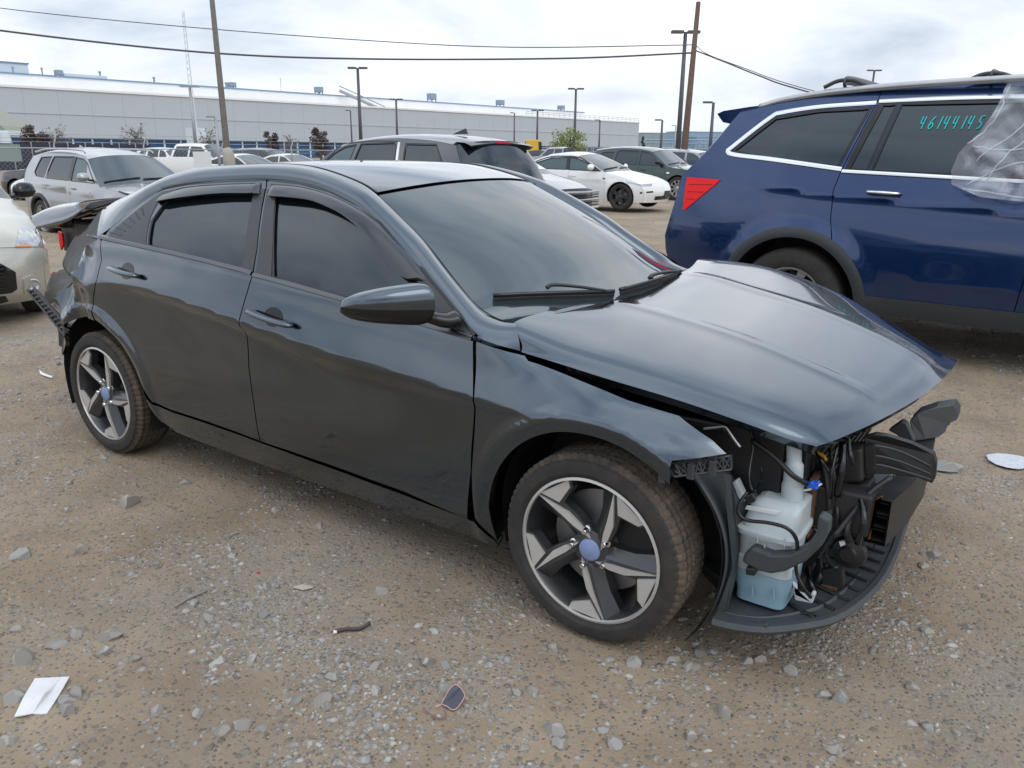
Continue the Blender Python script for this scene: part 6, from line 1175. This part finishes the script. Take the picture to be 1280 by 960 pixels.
def rock(seed, sub=1):
    bm = bmesh.new(); bmesh.ops.create_icosphere(bm, subdivisions=sub, radius=1); r_ = np.random.default_rng(seed)
    V = np.array([v.co for v in bm.verts]); F = np.array([[v.index for v in f.verts] for f in bm.faces]); bm.free()
    for k in range(7 if sub > 1 else 5):       # shave flat facets off
        d = r_.normal(size=3); d /= np.linalg.norm(d); c = r_.uniform(.45, .8); pr_ = V@d; V = V-np.outer(np.maximum(pr_-c, 0), d)
    return V*(1+.05*r_.normal(size=(len(V), 1))), F
def scatter(name, lab_kind, P, S, seed, nvar=5):
    r_ = np.random.default_rng(seed); base = [rock(seed*10+k, 1) for k in range(nvar)]; N_ = len(P); VV = []; FF = []; off = 0
    for k in range(nvar):
        idx = np.arange(k, N_, nvar); bv, bf = base[k]; m_ = len(idx); a = r_.uniform(0, 6.28, m_); c, s = np.cos(a), np.sin(a)
        sc = S[idx][:, None]*r_.uniform((.75, .5, .30), (1.3, 1.0, .65), (m_, 3)); v = bv[None]*sc[:, None, :]; tl = r_.normal(0, .25, m_)
        X = v[..., 0]*c[:, None]-v[..., 1]*s[:, None]; Y = v[..., 0]*s[:, None]+v[..., 1]*c[:, None]; Zz = v[..., 2]+X*tl[:, None]*.5
        Wv = np.stack([X, Y, Zz-.18*S[idx][:, None]], -1)+P[idx][:, None, :]; VV.append(Wv.reshape(-1, 3)); FF.append((bf[None]+(np.arange(m_)*len(bv))[:, None, None]+off).reshape(-1, 3)); off += m_*len(bv)
    o = link(name, np_mesh(name, np.vstack(VV), np.vstack(FF), [sm])); kind(o, 'stuff'); return o
def sample(N_, dmin, dmax, px0=-60, px1=1340, seed=0, power=1., thr=None):
    r_ = np.random.default_rng(seed); out_ = []
    while sum(len(q) for q in out_) < N_:
        m_ = N_*2; px = r_.uniform(px0, px1, m_); u = r_.random(m_); d = (dmin**power+(dmax**power-dmin**power)*u)**(1/power)
        p = CAM[:2]+(CF[:2]+np.outer((px-640)/FPX, CR[:2]))*d[:, None]; dens_ = fbm(p[:, 0]*1.1+31, p[:, 1]*1.1+12, 5)*.65+fbm(p[:, 0]*4+3, p[:, 1]*4, 3)*.35
        keep = r_.random(m_) < np.clip((dens_-.45)*9, .10, 1); out_.append(p[keep])
    p = np.vstack(out_)[:N_]; return np.column_stack([p, gz(p[:, 0], p[:, 1])])
Pg = sample(90000, .9, 7.5, seed=1, power=1.6); Sg = .003+.009*np.random.default_rng(2).random(len(Pg))**2.2; scatter('fine_gravel', '', Pg, Sg, 3)
Pm = sample(11500, 1.0, 9., seed=4, power=1.4); Sm = .008+.015*np.random.default_rng(5).random(len(Pm))**2; scatter('coarse_gravel', '', Pm, Sm, 6)
Pf = sample(15000, 6, 30, seed=7, power=1.2); Sf = .010+.030*np.random.default_rng(8).random(len(Pf))**2.5; scatter('far_gravel', '', Pf, Sf, 9)
# single stones: those traced from the photograph first, then a scatter of similar ones
big_sm = sm.copy(); big_sm.name = 'big_stone'
for nd_ in big_sm.node_tree.nodes:
    if nd_.type == 'VALTORGB':
        for el in nd_.color_ramp.elements: c_ = el.color; el.color = (c_[0]*.75+.10, c_[1]*.75+.095, c_[2]*.75+.085, 1)
rocks = []
for k in range(7):
    V, F = rock(50+k, 2); me = np_mesh('stone', V, F, [big_sm]); me.shade_smooth(); me.set_sharp_from_angle(angle=R(24)); rocks.append(me)
def ray_ground(px, py):
    p = at_z(px, py, 0.)
    for _ in range(4): p = at_z(px, py, float(gz(np.array([p[0]]), np.array([p[1]]))[0]))
    return p
big_ = [(17,874,22),(97,868,19),(84,888,24),(30,823,21),(71,808,19),(137,798,24),(129,817,16),(94,793,16),(195,890,16),(300,909,23),(279,915,18),(326,913,15),(247,892,19),(272,829,20),(345,639,12),(163,630,24),(103,686,20),(26,695,18),(469,862,18),(470,834,15),(474,909,14),(11,928,18),(399,658,11),(334,825,13),(371,877,12),(232,604,14),(533,828,17),(692,809,16),(792,829,22),(869,836,14),(933,827,18),(950,825,14),(986,838,16),(646,866,13),(665,866,17),(692,915,26),(864,922,18),(983,904,13),(1139,860,15),(1189,821,11),(1208,785,12),(1161,909,16),(1030,869,13),(1049,874,20),(905,892,22),(767,930,20),(752,912,13),(1190,588,22),(556,812,10),(700,930,18),(848,812,9),(1080,895,10)]
r_ = np.random.default_rng(11); k_ = 0
def put_stone(p, s_, lab=None):
    global k_
    o = link('stone', rocks[k_ % 7], None, (p[0], p[1], p[2]+s_*.02)); k_ += 1
    o.scale = (s_*r_.uniform(.85, 1.2), s_*r_.uniform(.6, .95), s_*r_.uniform(.5, .85)); o.rotation_euler = (r_.uniform(-.2, .2), r_.uniform(-.2, .2), r_.uniform(0, 6.28)); tag(o, lab or 'rough loose stone lying among the gravel of the lot', 'stone', 'loose stones on the dirt')
NAMED = {(17,874):'grey blocky stone touching the left side of the white envelope', (97,868):'pinkish stone just right of the white envelope', (84,888):'grey stone at the lower right of the white envelope', (300,909):'largest flat stone in the cluster near the lower left', (933,827):'left stone of the pair below the undertray', (950,825):'right stone of the pair below the undertray', (869,836):'round stone on the dirt right below the front tyre', (692,915):'flat grey stone right of the broken sunglasses near the bottom', (864,922):'pale cube-like stone at the bottom between the tyre and the right corner', (163,630):'large stone on the dirt below the rear tyre at the left', (533,828):'tan stone between the dark strap and the front wheel', (692,809):'stone lying just left of the front tyre bottom', (1139,860):'oblong pale stone at the lower right', (792,829):'thin flat slab of stone just below the front tyre', (399,658):'pale stone on the dirt below the front door'}
for px, py, s_ in big_: p = ray_ground(px, py); put_stone(p, s_*.5*np.linalg.norm(p-CAM)/FPX*1.25, NAMED.get((px, py)))
Pb = sample(235, 1.2, 6.5, seed=21, power=1.5)
for p in Pb: put_stone(p, r_.uniform(.014, .034))
# litter
def litter(name, px, z, net, m, lab, cat, th=.002): 
    P = np.array([[at_z(a, b_, z+dz) for a, b_, dz in row] for row in net]); z0_ = float(gz(P[..., 0].mean(), P[..., 1].mean())); P[..., 2] += z0_
    o = MB().grid(P).build(name, m, None); md = o.modifiers.new('s', 'SOLIDIFY'); md.thickness = th; tag(o, lab, cat); return o
en = [[(18,897,.006),(30,872,.012),(44,849,.010)],[(30,895,.012),(40,876,.020),(57,848.5,.008)],[(41,893,.008),(56,868,.030),(66,848,.012)],[(52,894,.004),(68,862,.016),(77,847.5,.010)],[(59,893,.006),(74,870,.008),(87,847,.014)]]
litter('paper_envelope', 0, 0, en, paper, 'crumpled white paper envelope lying at the lower left', 'paper', .004)
litter('foil_lid', 0, 0, [[(1232,574,.012),(1234,580,.01)],[(1245,572,.02),(1244,586,.01)],[(1258,573,.014),(1258,590,.012)],[(1272,575,.02),(1272,592,.01)],[(1284,578,.012),(1284,590,.012)]], mat('foil', (.80, .82, .86), .35, .3, bump=.8, bscale=45), 'flattened silvery foil disc on the dirt at the right edge', 'foil')
litter('plastic_scrap', 0, 0, [[(49,462,.01),(50,467,.01)],[(54,466,.01),(54,469,.01)],[(62,469,.01),(62,471.5,.01)],[(65.5,470,.01),(65,472,.01)]], white_label, 'small bent white plastic scrap left of the rear wheel', 'scrap')
litter('flat_shard', 0, 0, [[(1166,580,.01),(1170,592,.01)],[(1180,580,.012),(1185,594,.01)],[(1196,585,.01),(1198,594,.01)]], mat('slate', (.24, .26, .26), .7), 'flat grey plastic shard on the dirt right of the crash beam', 'shard')
litter('tan_leaf', 0, 0, [[(366,732,.006),(366,733,.006)],[(378,728.5,.012),(379,736,.008)],[(391,731,.008),(391,733,.008)]], mat('leaf_dry', (.42, .38, .29), .8), 'dry tan leaf lying below the front door', 'leaf')
def zt(px, py, z): p = ray_ground(px, py); return p+np.array((0, 0, z))
o = MB().tube(crom([zt(219,760,.006), zt(237,750,.008), zt(259,740,.006)], 4), [.004]*9, 6).build('twig', mat('dry_wood', (.26, .24, .21), .9), None, smooth=True); tag(o, 'straight grey twig on the dirt below the rear door', 'twig')
o = MB().tube(crom([zt(419,792,.008), zt(432,790,.010), zt(450,789,.010), zt(463,784,.016)], 4), [.0045]*13, 6, flat=1.6).build('rubber_strap', mat('strap', (.065, .050, .055), .6), None, smooth=True); tag(o, 'short dark rubber strap with a pale end on the dirt', 'strap')
MB().tube([zt(417,793,.008), zt(421,792,.008)], .006, 6).build('strap_end', white_label, o)
o = MB().box(zt(323,717,.004), (.007, .006, .005)).build('red_fragment', red_lens, None); tag(o, 'tiny red lens fragment on the dirt', 'fragment')
sg = thing('sunglasses', 'broken pink-rimmed sunglasses with one dark lens on the dirt', 'sunglasses'); pinkm = mat('pink_frame', (.55, .30, .27), .35); lens = mat('lens_dark', (.055, .055, .075), .15)
U = lambda u, v, z: zt(500+u/9.14, 840+v/9.14, z)
lp_ = [U(480, 395, .010), U(520, 330, .016), U(570, 270, .022), U(625, 235, .026), U(680, 260, .026), U(730, 310, .022), U(735, 350, .018), U(690, 410, .012), U(640, 450, .008), U(590, 455, .007), U(545, 425, .008), U(510, 412, .009)]
lc = crom(lp_, 4, True); MB().tube(np.vstack([lc, lc[:1]]), .0016, 6).build('rim', pinkm, sg, smooth=True); ctr_ = lc.mean(0)+(0, 0, .003)
MB().add(np.vstack([lc, [ctr_]]), [(i, (i+1) % len(lc), len(lc)) for i in range(len(lc))]).build('lens', lens, sg, smooth=True)
MB().tube(crom([U(480, 400, .010), U(440, 430, .012), U(400, 435, .012)], 4), .0022, 6).build('bridge', pinkm, sg, smooth=True); MB().tube(crom([U(270, 440, .010), U(310, 480, .008), U(370, 520, .006), U(440, 548, .006), U(500, 545, .006), U(530, 515, .008), U(500, 470, .010)], 5), .0018, 6).build('broken_rim', mat('brown_frame', (.22, .12, .10), .4), sg, smooth=True)
MB().tube(crom([U(655, 240, .024), U(680, 205, .030), U(700, 230, .020)], 4), .0016, 6).build('temple_stub', pinkm, sg, smooth=True)
